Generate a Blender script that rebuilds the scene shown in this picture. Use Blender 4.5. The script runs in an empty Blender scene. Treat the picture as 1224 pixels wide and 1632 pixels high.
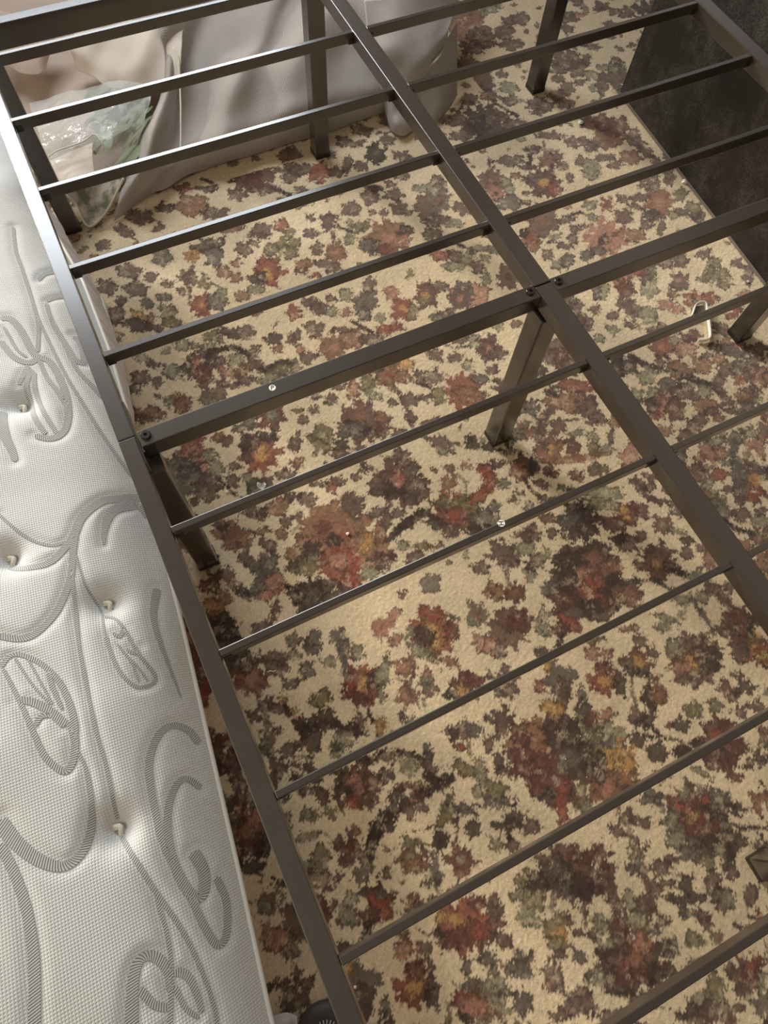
import bpy, bmesh, math, random
import numpy as np
from mathutils import Vector, Matrix, noise as mnoise

# ------------------------------------------------------------------ camera, light
SC = bpy.context.scene
COL = SC.collection
F_PX = 1066.353
CAM = np.array([0.0854, -0.6195, 1.4049])
ROT = np.array([[0.8986143, -0.4366775, 0.0424857],
                [-0.3866218, -0.8339235, -0.3938212],
                [0.2074027, 0.3374675, -0.9182047]])
cd = bpy.data.cameras.new('camera')
cd.sensor_fit = 'HORIZONTAL'
cd.sensor_width = 36.0
cd.lens = F_PX / 1224 * 36.0
cd.clip_start = 0.02
cam = bpy.data.objects.new('camera', cd)
COL.objects.link(cam)
rt, dn, fw = ROT
cam.matrix_world = Matrix(((rt[0], -dn[0], -fw[0], CAM[0]),
                           (rt[1], -dn[1], -fw[1], CAM[1]),
                           (rt[2], -dn[2], -fw[2], CAM[2]),
                           (0, 0, 0, 1)))
SC.camera = cam

world = bpy.data.worlds.new('world')
SC.world = world
world.use_nodes = True
world.node_tree.nodes['Background'].inputs[0].default_value = (1.0, 0.86, 0.70, 1)
world.node_tree.nodes['Background'].inputs[1].default_value = 0.20

def area(name, loc, target, sx, sy, power, color):
    ld = bpy.data.lights.new(name, 'AREA')
    ld.shape = 'RECTANGLE'
    ld.size = sx
    ld.size_y = sy
    ld.energy = power
    ld.color = color
    o = bpy.data.objects.new(name, ld)
    COL.objects.link(o)
    o.location = loc
    o.rotation_euler = (Vector(target) - Vector(loc)).to_track_quat('-Z', 'Y').to_euler()
    return o
# daylight entering through the window of the far wall
area('window_daylight', (0.36, 2.33, 1.86), (0.36, 0.0, 1.55), 1.56, 1.02, 54, (0.86, 0.93, 1.0))
sl = bpy.data.lights.new('low_sun', 'SUN')
sl.energy = 5.0
sl.angle = math.radians(11)
sl.color = (1.0, 0.93, 0.82)
so = bpy.data.objects.new('low_sun', sl)
COL.objects.link(so)
so.rotation_euler = Vector((0.38, -0.925, -0.375)).to_track_quat('-Z', 'Y').to_euler()
# added warm fill with no real fixture, brightens the mattress and carpet
area('warm_fill', (-1.35, -0.7, 2.45), (0.2, -0.5, 0.0), 0.9, 0.9, 13, (1.0, 0.83, 0.62))

SC.view_settings.view_transform = 'Standard'
SC.view_settings.look = 'None'
SC.view_settings.gamma = 1.0
SC.view_settings.use_curve_mapping = False
SC.view_settings.exposure = 0.0

# ------------------------------------------------------------------ helpers
def at(px, py, z):
    """point at height z seen at photograph pixel px, py"""
    d = ROT.T @ np.array([(px - 612) / F_PX, (py - 816) / F_PX, 1.0])
    return CAM + d * (z - CAM[2]) / d[2]

def tag(o, label=None, cat=None, group=None, kind=None):
    if label: o['label'] = label
    if cat: o['category'] = cat
    if group: o['group'] = group
    if kind: o['kind'] = kind
    return o

def empty(name, loc=(0, 0, 0), rz=0.0):
    o = bpy.data.objects.new(name, None)
    o.empty_display_size = 0.05
    o.location = loc
    o.rotation_euler = (0, 0, rz)
    COL.objects.link(o)
    return o

def link(name, me, mat=None, parent=None, loc=None, smooth=False):
    o = bpy.data.objects.new(name, me)
    COL.objects.link(o)
    if mat is not None and not me.materials: me.materials.append(mat)
    if parent is not None: o.parent = parent
    if loc is not None: o.location = loc
    if smooth: me.polygons.foreach_set('use_smooth', [True] * len(me.polygons))
    return o

def box_mesh(name, x0, x1, y0, y1, z0, z1, bev=0.0, seg=2):
    bm = bmesh.new()
    bmesh.ops.create_cube(bm, size=1.0)
    for v in bm.verts:
        v.co = Vector(((x0 + x1) / 2 + v.co.x * (x1 - x0), (y0 + y1) / 2 + v.co.y * (y1 - y0), (z0 + z1) / 2 + v.co.z * (z1 - z0)))
    if bev: bmesh.ops.bevel(bm, geom=bm.edges[:], offset=bev, segments=seg, profile=0.5, affect='EDGES')
    me = bpy.data.meshes.new(name)
    bm.to_mesh(me)
    bm.free()
    return me

def box(name, x0, x1, y0, y1, z0, z1, mat, parent=None, bev=0.0, seg=2):
    return link(name, box_mesh(name, x0, x1, y0, y1, z0, z1, bev, seg), mat, parent)

def grid_mesh(name, P, closed=False, uv=None):
    """P: (n, m, 3) array of points"""
    n, m, _ = P.shape
    me = bpy.data.meshes.new(name)
    idx = np.arange(n * m).reshape(n, m)
    q = np.stack([idx[:-1, :-1], idx[:-1, 1:], idx[1:, 1:], idx[1:, :-1]], -1).reshape(-1, 4)
    nf = len(q)
    me.vertices.add(n * m)
    me.vertices.foreach_set('co', np.ascontiguousarray(P, dtype=np.float32).ravel())
    me.loops.add(nf * 4)
    me.loops.foreach_set('vertex_index', q.astype(np.int32).ravel())
    me.polygons.add(nf)
    me.polygons.foreach_set('loop_start', np.arange(nf, dtype=np.int32) * 4)
    me.polygons.foreach_set('loop_total', np.full(nf, 4, np.int32))
    me.polygons.foreach_set('use_smooth', np.ones(nf, bool))
    if uv is not None:
        l = me.uv_layers.new(name='UVMap')
        l.data.foreach_set('uv', uv.reshape(-1, 2)[q.ravel()].astype(np.float32).ravel())
    me.update(calc_edges=True)
    me.validate()
    return me

def tube_mesh(name, pts, r, n=8, cap=True):
    pts = [Vector(p) for p in pts]
    bm = bmesh.new()
    rings = []
    rr = r if hasattr(r, '__len__') else [r] * len(pts)
    prev = None
    for i, p in enumerate(pts):
        t = (pts[min(i + 1, len(pts) - 1)] - pts[max(i - 1, 0)]).normalized()
        if prev is None:
            a = t.orthogonal().normalized()
        else:
            a = (prev - t * prev.dot(t)).normalized()
        prev = a
        b = t.cross(a)
        rings.append([bm.verts.new(p + (a * math.cos(k * 2 * math.pi / n) + b * math.sin(k * 2 * math.pi / n)) * rr[i]) for k in range(n)])
    for i in range(len(rings) - 1):
        for k in range(n):
            bm.faces.new((rings[i][k], rings[i][(k + 1) % n], rings[i + 1][(k + 1) % n], rings[i + 1][k]))
    if cap:
        bm.faces.new(rings[0][::-1])
        bm.faces.new(rings[-1])
    for f in bm.faces: f.smooth = True
    me = bpy.data.meshes.new(name)
    bm.to_mesh(me)
    bm.free()
    return me

def disc_mesh(name, r, h, n=24, bev=0.0, hole=0.0, hole_depth=0.0, hole_n=6):
    """upright disc, base at z = 0, optional recessed socket"""
    prof = [(r, 0.0), (r, h - bev), (r - bev, h)]
    bm = bmesh.new()
    rings = []
    for rad, z in prof:
        rings.append([bm.verts.new((rad * math.cos(2 * math.pi * k / n), rad * math.sin(2 * math.pi * k / n), z)) for k in range(n)])
    if hole:
        rings.append([bm.verts.new((hole * math.cos(2 * math.pi * k / n), hole * math.sin(2 * math.pi * k / n), h)) for k in range(n)])
        rings.append([bm.verts.new((hole * math.cos(2 * math.pi * k / n), hole * math.sin(2 * math.pi * k / n), h - hole_depth)) for k in range(n)])
    for i in range(len(rings) - 1):
        for k in range(n):
            bm.faces.new((rings[i][k], rings[i][(k + 1) % n], rings[i + 1][(k + 1) % n], rings[i + 1][k]))
    bm.faces.new(rings[-1])
    bm.faces.new(rings[0][::-1])
    me = bpy.data.meshes.new(name)
    bm.to_mesh(me)
    bm.free()
    return me

# ------------------------------------------------------------------ materials
class NT:
    def __init__(s, name):
        s.m = bpy.data.materials.new(name)
        s.m.use_nodes = True
        s.t = s.m.node_tree
        s.b = s.t.nodes['Principled BSDF']
    def n(s, kind, **kw):
        nd = s.t.nodes.new(kind)
        for k, v in kw.items():
            if hasattr(nd, k): setattr(nd, k, v)
            else: nd.inputs[k].default_value = v
        return nd
    def l(s, a, b): s.t.links.new(a, b)
    def set(s, **kw):
        for k, v in kw.items(): s.b.inputs[k.replace('_', ' ')].default_value = v
    def bump(s, h, strength=0.3, dist=0.001, normal=None):
        b = s.n('ShaderNodeBump')
        b.inputs['Strength'].default_value = strength
        b.inputs['Distance'].default_value = dist
        s.l(h, b.inputs['Height'])
        if normal is not None: s.l(normal, b.inputs['Normal'])
        s.l(b.outputs[0], s.b.inputs['Normal'])
        return b.outputs[0]
    def coord(s, which='Object'):
        return s.n('ShaderNodeTexCoord').outputs[which]

def rgb(r, g, b):
    f = lambda c: (c / 255 / 12.92) if c / 255 <= 0.04045 else ((c / 255 + 0.055) / 1.055) ** 2.4
    return (f(r), f(g), f(b), 1.0)

def plain(name, col, rough=0.5, spec=0.5, noise_scale=0, noise_amt=0.0, bump=0.0, bump_scale=400, metallic=0.0):
    m = NT(name)
    m.set(Base_Color=col, Roughness=rough, Specular_IOR_Level=spec, Metallic=metallic)
    if noise_amt:
        nz = m.n('ShaderNodeTexNoise', Scale=noise_scale, Detail=4.0)
        m.l(m.coord(), nz.inputs['Vector'])
        mx = m.n('ShaderNodeMix', data_type='RGBA')
        mx.inputs[6].default_value = tuple(c * (1 - noise_amt) for c in col[:3]) + (1,)
        mx.inputs[7].default_value = tuple(min(1, c * (1 + noise_amt)) for c in col[:3]) + (1,)
        m.l(nz.outputs[0], mx.inputs[0])
        m.l(mx.outputs[2], m.b.inputs['Base Color'])
    if bump:
        nb = m.n('ShaderNodeTexNoise', Scale=bump_scale, Detail=2.0)
        m.l(m.coord(), nb.inputs['Vector'])
        m.bump(nb.outputs[0], bump, 0.0005)
    return m.m

M = {}
M['steel'] = plain('black_powder_coated_steel', rgb(52, 44, 37), 0.27, 1.0, 18, 0.18, 0.02, 900)
for n_ in M['steel'].node_tree.nodes:
    if n_.type == 'BSDF_PRINCIPLED':
        n_.inputs['Coat Weight'].default_value = 0.6
        n_.inputs['Coat Roughness'].default_value = 0.22

M['plastic'] = plain('black_plastic', rgb(40, 35, 31), 0.45, 0.5)
M['bolt'] = plain('dark_bolt_steel', rgb(46, 42, 38), 0.3, 0.6, metallic=0.4)
M['white_sticker'] = plain('white_sticker_paper', rgb(244, 240, 228), 0.6, 0.3)
M['ink'] = plain('grey_ink', rgb(96, 92, 88), 0.7, 0.2)
M['wall'] = plain('painted_wall', rgb(190, 178, 165), 0.9, 0.2, 3, 0.03)
M['white_paint'] = plain('white_paint', rgb(220, 216, 208), 0.5, 0.4)

# ------------------------------------------------------------------ the setting
FT = 0.4934            # height of the slat tops above the carpet
# ---- carpet: the woven flower pattern is dyed into the pile (one colour per tuft of a fine mesh)
MOTIFS = '''
p 203 431 20 12 10|p 216 460 18 13 0|p 171 456 16 12 20|p 240 441 10 8 0|p 265 453 11 6 0|k 260 473 12 8 0|k 233 483 10 8 0|k 257 409 14 15 0|k 340 407 15 15 0|o 292 438 9 8 0|p 303 443 11 11 0
s p 3 306 418 300 450 303 480|F 306 405 14 y u d|F 321 486 20 r y m|k 346 480 14 13 0|g 354 468 8 12 -20|g 326 441 7 8 0|o 327 453 11 7 0|p 290 465 11 6 10|u 358 434 11 10 0|u 377 443 9 8 0|c 377 418 9 6 0|u 386 470 14 9 0
o 267 498 14 12 -30|o 272 513 16 10 10|y 222 502 14 7 30|u 240 512 8 10 0|d 218 518 26 10 10|p 184 502 12 16 30|p 250 522 11 7 0|p 192 478 9 7 0|p 390 397 14 10 20|p 404 388 10 6 0|u 370 362 18 8 -15|p 330 388 24 9 -10|d 331 297 14 9 0|F 390 279 28 m u d|u 306 326 26 16 0|p 377 310 14 9 0|p 342 338 20 9 0|p 200 368 14 9 30|p 165 390 12 8 0|p 252 362 10 7 0|d 280 300 18 8 0|p 225 345 22 12 10|d 260 330 14 8 0
F 427 433 27 r y d|d 412 443 13 12 0|g 408 461 14 8 0|p 418 365 16 10 0|p 412 376 12 6 0|r 447 357 12 10 10|o 461 369 10 9 0|o 448 387 10 9 0|o 432 398 11 10 20|o 467 386 11 9 -20|o 462 402 12 9 0|s o 2.5 455 388 447 402 442 415|u 484 421 14 9 0|p 484 432 12 5 0|p 496 371 12 8 0|p 495 347 7 7 0|F 524 353 15 p u d|s p 2.5 530 368 532 395|p 506 396 9 11 20|F 536 402 18 u c p|p 526 424 20 9 15|r 503 437 9 5 0|p 560 331 14 11 0|g 557 380 9 10 30|s d 2 542 362 568 371 585 360|o 573 362 10 8 0|g 557 355 8 6 0|o 584 358 6 8 0
p 590 311 13 14 20|p 623 293 9 5 0|p 628 310 15 8 0|u 593 337 6 5 0|p 612 340 7 7 0|p 636 331 12 11 0|g 650 338 7 5 0|F 680 328 22 p k p|g 684 300 22 8 0|F 618 380 34 u c p|d 645 368 14 8 0|d 600 395 16 12 0|k 585 392 12 9 20|r 618 396 14 7 0|c 640 385 18 8 -20|p 688 355 12 8 0|p 470 270 30 8 0|g 478 322 9 12 40|p 525 247 8 7 0|p 535 273 14 8 0|p 553 260 7 16 10
p 575 265 10 8 0|F 600 245 18 d o d|p 640 248 14 8 0|p 618 223 11 9 0|p 560 225 20 9 0|r 510 275 14 16 20|p 478 303 10 5 0|s d 3 415 290 440 300 460 310|p 410 250 26 16 0|p 420 300 24 9 0|p 465 265 16 7 10|p 462 282 12 8 0|F 412 275 26 m d p|p 640 280 14 7 0|p 660 260 14 6 0|d 465 235 22 8 0|p 495 310 10 5 0|p 450 320 14 6 -10|p 630 205 14 6 0|d 600 300 12 4 0
p 700 350 14 7 0|p 696 285 9 7 0|p 708 297 6 10 0|g 695 305 14 9 0|p 707 348 9 6 0|F 700 320 20 p u g|p 735 332 14 9 20|g 724 356 16 7 0|p 688 372 14 9 0|s d 2 720 385 745 395 765 415 778 440|r 700 405 18 9 10|p 727 408 12 9 0|g 745 411 9 11 0|g 725 424 17 7 0|g 775 410 9 7 20|k 788 398 14 7 10|p 762 425 9 10 0|g 762 395 14 5 0|g 775 443 7 9 0|F 810 440 22 p m p|s p 2.5 780 255 778 282|F 782 288 22 p c u|u 785 300 14 8 0|F 790 308 14 c d c|g 806 290 7 7 0|g 812 302 9 8 0|k 812 322 20 12 0|p 838 321 9 5 0|p 840 307 6 4 0
u 822 280 9 5 0|p 815 255 22 9 0|s p 2 835 240 862 236 890 240|p 850 238 9 7 0|s d 3 845 250 843 268|p 838 266 9 4 0|p 852 266 9 4 0|F 872 253 15 u p p|s p 2 866 225 868 240|p 888 248 9 7 0|p 895 265 12 6 0|F 867 290 26 m y d|k 852 282 12 8 0|r 885 302 14 8 30|p 908 283 6 7 0|g 942 275 14 10 0|p 912 226 12 9 0|p 930 225 9 8 0|p 945 235 10 6 0|p 925 255 9 8 0|p 880 215 22 6 0|F 865 350 28 p u p|u 845 345 9 6 0|p 900 350 14 6 0
F 845 378 20 u r d|d 835 372 8 7 0|u 848 392 12 9 0|s d 2 868 388 880 385 895 385|g 888 377 8 5 -20|p 900 391 12 6 20|p 872 404 9 8 0|g 892 420 12 8 0|k 905 416 9 12 20|p 917 365 8 6 0|p 912 380 8 7 0|p 932 360 7 5 0|s d 2 900 345 925 338 945 345|g 940 327 12 8 0|g 945 346 9 6 20|F 967 325 13 r p u|p 993 317 9 6 10|F 996 345 15 p u p|F 965 378 34 c u c|d 962 382 9 7 0|u 1005 374 26 9 10|k 955 400 12 6 0|k 935 408 9 8 0|p 1030 358 10 7 0
F 1050 322 24 u c r|d 1043 343 18 8 10|p 1020 315 14 6 0|p 1015 330 16 5 20|g 1073 342 9 6 10|p 1085 335 16 5 20|p 1030 293 12 9 0|p 1043 290 7 14 0|p 1068 282 9 14 0|o 1085 310 9 12 40|o 1105 330 14 8 20|p 1055 360 5 14 10|o 1115 345 9 8 0|p 965 250 16 6 0|u 1005 250 18 10 0|g 942 265 14 12 0|p 980 262 12 6 0|p 1015 225 18 8 30|p 995 215 9 7 0|p 960 228 20 7 10|F 970 210 26 u p u|p 1030 240 16 7 30|p 1045 255 12 6 30
p 1010 212 10 9 0|p 940 235 8 8 0|m 955 195 26 12 0|m 985 200 16 14 0|p 1065 250 8 5 30|g 1045 300 6 6 0|d 1110 345 9 5 0
F 1086 414 14 p g p|p 1122 405 12 8 0|o 1140 418 10 9 0|o 1130 435 9 12 20|o 1150 437 12 9 0|o 1118 444 10 6 20|o 1155 452 11 8 0|s g 2 1140 440 1135 455|p 1175 420 12 6 10|F 1083 448 17 p c p|u 1073 468 9 7 0|r 1105 475 14 12 -20|r 1125 475 20 10 0|c 1190 470 14 8 0|c 1062 485 12 10 0|c 1080 495 10 7 10|p 1193 440 9 14 0|k 1108 487 7 12 0|y 995 452 13 9 0|F 998 463 17 m u m|g 957 461 13 16 0|k 950 465 6 14 0|g 1035 455 14 20 0|p 1028 440 9 12 0|g 1035 425 9 9 0|p 1060 418 14 9 0|o 1040 430 6 12 0
r 1005 437 24 6 -10|p 948 493 9 8 0|p 976 504 10 6 0|g 976 525 10 8 20|g 956 538 8 7 0|p 1008 492 12 14 20|p 990 485 9 7 0|g 1033 502 14 14 0|p 1010 518 14 6 10|p 1045 522 20 5 -10|s p 3 1000 475 1008 500 1020 525|p 932 515 14 12 0|p 920 508 18 8 30|p 905 480 14 10 0|p 915 490 12 14 30|F 870 475 12 p u p|g 895 470 14 6 10|g 890 485 14 9 0|o 932 555 9 5 0
F 583 480 22 k p p|g 553 470 10 9 0|p 587 455 9 12 20|k 580 500 12 10 0|F 640 490 20 r y u|c 625 467 12 10 20|o 657 497 10 14 30|F 680 470 22 m y p|o 677 477 12 8 0|p 700 455 14 8 0|g 607 505 8 9 0|c 750 470 30 20 0|k 740 460 14 14 0|F 735 475 20 p c k|o 700 505 14 7 0|p 710 500 14 6 0|F 510 490 13 p d p|g 528 495 10 8 0|p 500 480 8 8 0|p 500 525 15 13 20|p 488 482 9 7 0|r 468 498 12 12 0|c 553 497 8 7 0|u 565 540 26 14 -10|F 530 553 22 u c p|p 590 540 18 10 0
p 470 535 10 9 0|c 478 555 7 8 0|r 620 525 20 7 -10|p 490 570 12 9 0|g 470 585 12 8 0|p 525 475 9 6 0|s d 2 560 510 575 520 595 530|p 545 525 14 5 0|p 694 565 12 10 10|p 725 569 12 9 0|g 745 580 10 8 0|p 730 540 14 8 0|p 690 600 14 12 0|s d 2 700 545 725 555 745 550|g 760 545 14 10 0|y 645 580 15 12 20|F 620 597 23 u r d|d 600 585 12 9 0|u 640 600 14 10 0|c 563 620 10 14 20|o 585 612 9 14 10|g 600 630 10 7 10|g 590 625 8 9 0|p 540 615 12 7 0
F 738 622 32 r c u|u 750 630 24 14 10|k 765 605 12 8 0|o 700 630 10 14 0|s p 3 630 618 645 640 658 680|p 655 637 14 9 0|p 678 635 14 5 10|p 625 640 7 6 0|p 655 665 10 7 20|p 690 673 20 6 -10|s d 3 655 605 675 612 690 620|p 672 600 10 9 0|p 526 638 10 8 0|p 500 628 14 8 0|p 500 653 8 6 0|p 484 668 8 8 0|o 475 655 9 5 0|F 575 670 36 m u p|k 560 685 22 13 0|d 590 690 14 9 20|m 610 680 12 18 10|u 610 665 12 8 0|o 512 700 18 22 10|d 545 712 12 9 0|p 540 722 14 8 0|p 470 710 10 8 0|p 580 715 12 5 0
g 465 625 10 7 0|p 640 690 12 6 0|s d 2 540 680 560 672 580 672|g 700 510 6 6 0
g 290 549 12 10 0|g 335 550 10 8 0|d 326 560 12 9 20|d 310 574 12 8 0|d 297 590 14 9 0|F 318 590 20 k c d|d 337 575 12 14 0|p 350 577 10 12 0|c 315 585 8 16 20|m 325 600 14 16 0|g 272 590 14 12 30|s g 2 265 580 272 598 295 605|o 340 535 18 8 0|d 370 530 20 8 10|s d 4 340 560 370 552 395 562 415 590|p 405 580 14 9 0|g 377 573 12 9 0|p 405 560 9 12 0|p 390 530 16 12 0|d 435 540 14 9 0|u 442 555 9 7 0|p 465 540 8 9 0|c 365 592 16 10 0|u 385 592 12 9 0|p 390 605 14 9 0|s d 4 420 590 440 580 470 575
o 450 590 16 9 0|g 430 602 20 7 -15|p 250 609 10 8 0|p 225 602 16 10 0|p 215 620 10 7 0|p 252 631 6 5 0|u 285 635 14 9 0|u 295 640 9 10 0|g 268 640 9 7 0|p 345 625 14 12 -20|k 330 635 14 10 0|g 340 642 12 6 0|u 287 650 9 10 0|u 240 658 26 9 5|p 230 668 20 6 0|s p 2 312 615 340 608 365 610|p 240 580 18 5 20|g 225 570 12 8 0|p 370 615 16 5 0|g 310 550 8 6 0|p 350 545 6 5 0|o 460 605 12 6 0|p 480 600 8 8 0
F 432 663 24 m g m|g 433 662 7 7 0|k 397 672 8 12 10|k 383 682 10 7 0|p 410 675 6 6 0|F 415 720 34 r y m|d 398 705 18 14 -20|d 425 695 18 8 0|y 416 717 9 9 0|p 395 730 9 7 0|p 362 702 10 9 0|u 350 695 12 8 0|F 306 712 22 r y m|c 310 735 26 22 0|d 308 736 18 9 0|u 312 732 12 8 0|k 285 745 22 18 0|k 298 768 26 22 0|p 330 770 22 14 0|p 328 785 18 14 20|g 345 745 10 20 0|g 335 725 12 9 0|p 255 735 14 8 10|p 240 725 9 8 0|p 375 742 9 7 0|p 372 766 11 10 0|d 408 775 14 12 -20|g 395 762 8 7 0|p 425 768 10 9 0
p 455 755 14 8 10|s d 2 345 760 370 785 400 800|u 475 735 12 9 0|p 472 705 8 14 0|p 285 810 14 9 10|r 300 825 14 8 0|m 310 800 8 6 0|o 500 695 6 9 0|o 525 700 10 8 0|u 475 740 9 7 0
F 365 850 26 u c u|u 380 858 20 18 0|c 362 868 14 8 0|d 350 838 12 6 20|p 405 815 18 9 0|u 440 808 20 14 -10|p 415 820 10 9 0|p 477 819 9 6 0|p 456 831 8 9 0|u 448 850 11 9 0|s g 2 478 822 478 840 465 850|p 427 868 16 9 20|u 418 845 12 8 -20|s k 2 405 855 395 870 390 890|p 390 888 12 9 0|p 490 798 16 10 20|d 465 790 12 6 10|r 528 775 10 12 0|p 540 765 12 9 0|p 505 770 14 6 0|r 552 800 9 14 0|F 425 915 22 k g k|s k 8 418 890 432 905 425 930 395 948|k 405 900 12 10 0|d 390 945 14 6 10|c 440 930 18 16 -20|c 425 948 20 8 -15|k 435 895 8 9 0
p 337 895 12 10 0|p 358 915 14 12 0|p 330 930 22 20 0|u 350 950 18 16 0|y 335 970 14 20 20|r 360 990 18 12 20|p 345 985 12 10 0|p 415 1000 14 12 0|p 440 970 9 8 0|p 430 985 10 8 -20|u 320 905 14 18 20|c 370 930 14 8 0
F 545 850 54 u r d|F 515 840 40 u m u|u 500 880 40 26 0|d 495 880 20 16 0|d 470 905 14 10 0|o 490 905 16 14 0|g 500 890 12 5 0|u 580 880 40 30 0|F 545 905 34 r c r|c 540 895 18 12 0|r 555 925 22 14 0|d 520 930 24 10 0|F 490 950 30 d k d|d 475 945 14 16 0|k 503 955 7 9 0|g 590 912 14 12 0|p 610 895 24 12 0|m 620 890 14 8 10|d 540 950 30 10 -20|y 585 865 8 24 20|u 605 850 10 16 0|d 530 860 12 9 0
F 635 765 40 m c d|r 640 755 14 16 20|c 630 770 16 12 0|d 610 780 22 12 10|d 650 790 22 10 20|p 665 775 18 14 20|p 640 730 14 14 20|k 655 750 16 8 0|p 600 770 14 10 0|p 590 745 12 6 20|p 675 785 12 9 30|p 655 800 8 8 20|F 562 803 20 p k p|p 567 759 9 7 20|s p 3 625 800 615 820 610 840|p 600 817 14 9 0|p 615 825 8 18 0|p 635 818 10 9 0|d 650 835 9 8 0|s d 6 670 818 655 830 640 840 625 855|p 580 750 6 5 0
o 715 745 10 6 0|c 712 746 5 4 0|F 744 742 10 c g o|F 714 768 14 u g u|s g 2 730 755 742 770 745 790|F 775 758 14 c r c|r 778 750 14 14 30|r 780 770 12 16 0|r 765 790 22 9 -40|F 722 815 36 r c d|o 720 800 26 10 0|o 745 812 18 12 0|o 755 838 18 9 20|d 695 835 18 9 20|d 675 818 12 8 0|p 718 845 14 12 0|r 730 820 18 10 0|c 742 820 8 5 0|k 775 830 22 16 0|k 790 808 9 12 20|d 765 845 20 9 -10|o 670 868 11 9 0|u 697 870 9 6 0|p 660 890 16 9 -20|g 640 870 12 6 0|g 800 772 9 8 0|p 790 740 12 6 10
p 747 701 8 8 0|p 705 705 24 9 10|g 710 720 12 5 0|d 755 705 14 10 0|p 720 718 6 6 0|g 770 700 6 6 0|d 780 712 14 6 20
F 806 615 20 p u d|k 778 558 12 9 0|c 780 550 8 7 0|F 780 555 22 m c k|p 792 565 14 10 0|p 785 590 10 7 0|g 795 520 8 9 0|p 868 560 9 9 0|p 885 560 22 22 0|m 905 575 22 22 0|d 855 590 16 9 0|d 845 605 10 6 0|r 915 615 28 9 5|m 925 640 20 14 0|u 905 640 38 16 10|p 935 650 18 14 0|d 880 625 12 6 0|k 848 650 12 12 0|d 830 650 8 14 20|g 843 645 9 5 0|F 832 680 15 p u g|u 840 690 16 8 0|F 889 680 15 p u p|s p 7 880 650 866 665 862 700|F 875 715 24 u y p|p 863 715 10 12 0|F 914 713 14 m p p|s u 5 860 720 885 735 930 730 965 720
g 915 690 10 5 0|g 945 695 12 8 40|p 955 668 12 9 20|p 945 672 10 6 0|u 978 672 9 10 10|p 975 695 5 12 10|s p 2 900 670 920 668|g 968 715 12 8 0|o 945 715 8 10 0|g 820 690 16 7 0|o 815 695 20 9 0|g 812 720 14 5 5|d 812 700 8 12 0|F 835 745 20 d u m|u 828 750 18 14 0|d 850 745 12 10 0|p 795 740 14 5 0|s d 3 830 760 845 775 860 795|p 863 772 14 5 15|m 875 750 10 9 10|m 885 755 8 6 0|m 918 755 11 9 -20|p 952 750 12 8 20|o 960 747 14 5 20|u 925 763 6 5 0|p 870 797 14 4 0|k 905 778 12 4 10|g 805 772 9 7 0|p 827 785 9 5 10|p 818 797 8 5 0|c 1005 725 14 20 30
o 1030 725 6 5 0|g 843 805 7 9 0
F 800 880 22 p k p|p 815 890 12 14 30|p 768 905 14 10 0|s p 4 806 905 812 935|u 790 942 16 14 0|u 788 940 7 9 0|F 820 945 18 m u m|g 840 875 14 9 0|p 858 893 12 12 20|g 843 917 12 9 20|s d 2 820 892 840 897 850 900|g 870 882 10 9 0|d 845 905 6 6 0|p 850 850 12 12 0|u 830 850 14 6 0|p 838 855 8 8 0|p 880 850 9 8 0|p 905 855 12 6 10|F 925 830 34 d k d|m 875 825 12 9 0|d 920 810 22 10 20|d 935 840 16 16 0|k 905 830 12 12 0|g 965 785 26 12 0|g 970 805 30 9 10|F 1000 820 22 m y m|m 980 833 20 14 0|m 1015 815 18 14 0|y 992 812 10 7 0|p 1022 855 9 7 0|g 955 800 14 8 0
s p 4 1015 765 1030 790 1055 800|p 1018 770 14 10 40|d 1035 775 9 8 0|p 1050 797 14 5 15|d 1062 775 8 12 0|p 1035 760 14 6 0|k 1080 810 14 10 60|F 1055 835 18 p g u|g 1078 845 16 7 15|d 1095 862 10 6 10|p 1120 870 12 9 0|p 1097 882 10 9 0|u 1135 890 14 16 20|p 997 865 20 12 20|d 990 860 9 10 0|F 1050 895 30 m y p|p 1050 880 24 14 0|m 1060 905 22 10 0|y 1047 898 6 8 0|s d 4 1060 905 1090 915 1110 918|s d 3 1010 925 1045 925 1065 935 1075 942|g 1110 915 14 7 -20|p 1020 900 9 9 0
F 935 920 58 m r d|d 905 900 26 20 0|d 950 880 22 16 -10|m 935 935 34 26 10|r 945 940 26 18 0|c 925 915 22 9 -20|d 895 890 10 16 20|u 975 905 20 14 0|d 990 940 30 24 0|u 1000 950 22 12 0|k 880 940 18 14 20|d 920 970 40 18 -10|u 950 890 14 9 0|m 900 955 20 14 0|r 905 995 18 12 30|m 895 1000 16 10 0|d 960 975 24 14 -20|u 1010 960 14 9 0|s d 5 895 1010 890 1035|d 862 1040 14 7 0|d 905 925 16 20 0|m 970 960 14 10 0
g 865 990 12 24 10|g 870 1000 9 14 0|F 760 980 20 p u g|p 810 985 22 16 0|F 812 1000 34 p m u|m 830 990 18 18 0|c 765 1025 16 12 20|c 785 1030 16 14 0|p 795 1035 12 14 0|p 780 1075 7 9 0|p 805 1065 8 6 0|F 690 1010 38 r y u|r 690 980 22 12 0|y 690 1002 18 8 30|y 698 1025 8 12 0|d 676 1015 18 16 0|g 665 1035 26 9 35|g 650 1015 8 14 20|m 718 1005 12 16 0|g 735 985 14 3 0|g 755 990 10 9 0|c 607 1003 12 12 0|c 630 980 10 9 0|c 630 1022 10 8 0|F 610 1000 16 c u c|F 580 1090 36 r y m|d 598 1085 14 18 0|y 573 1090 8 20 0|g 612 1070 9 20 10|g 608 1105 6 14 0|m 575 1115 20 9 20|r 558 1085 10 16 0
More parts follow.
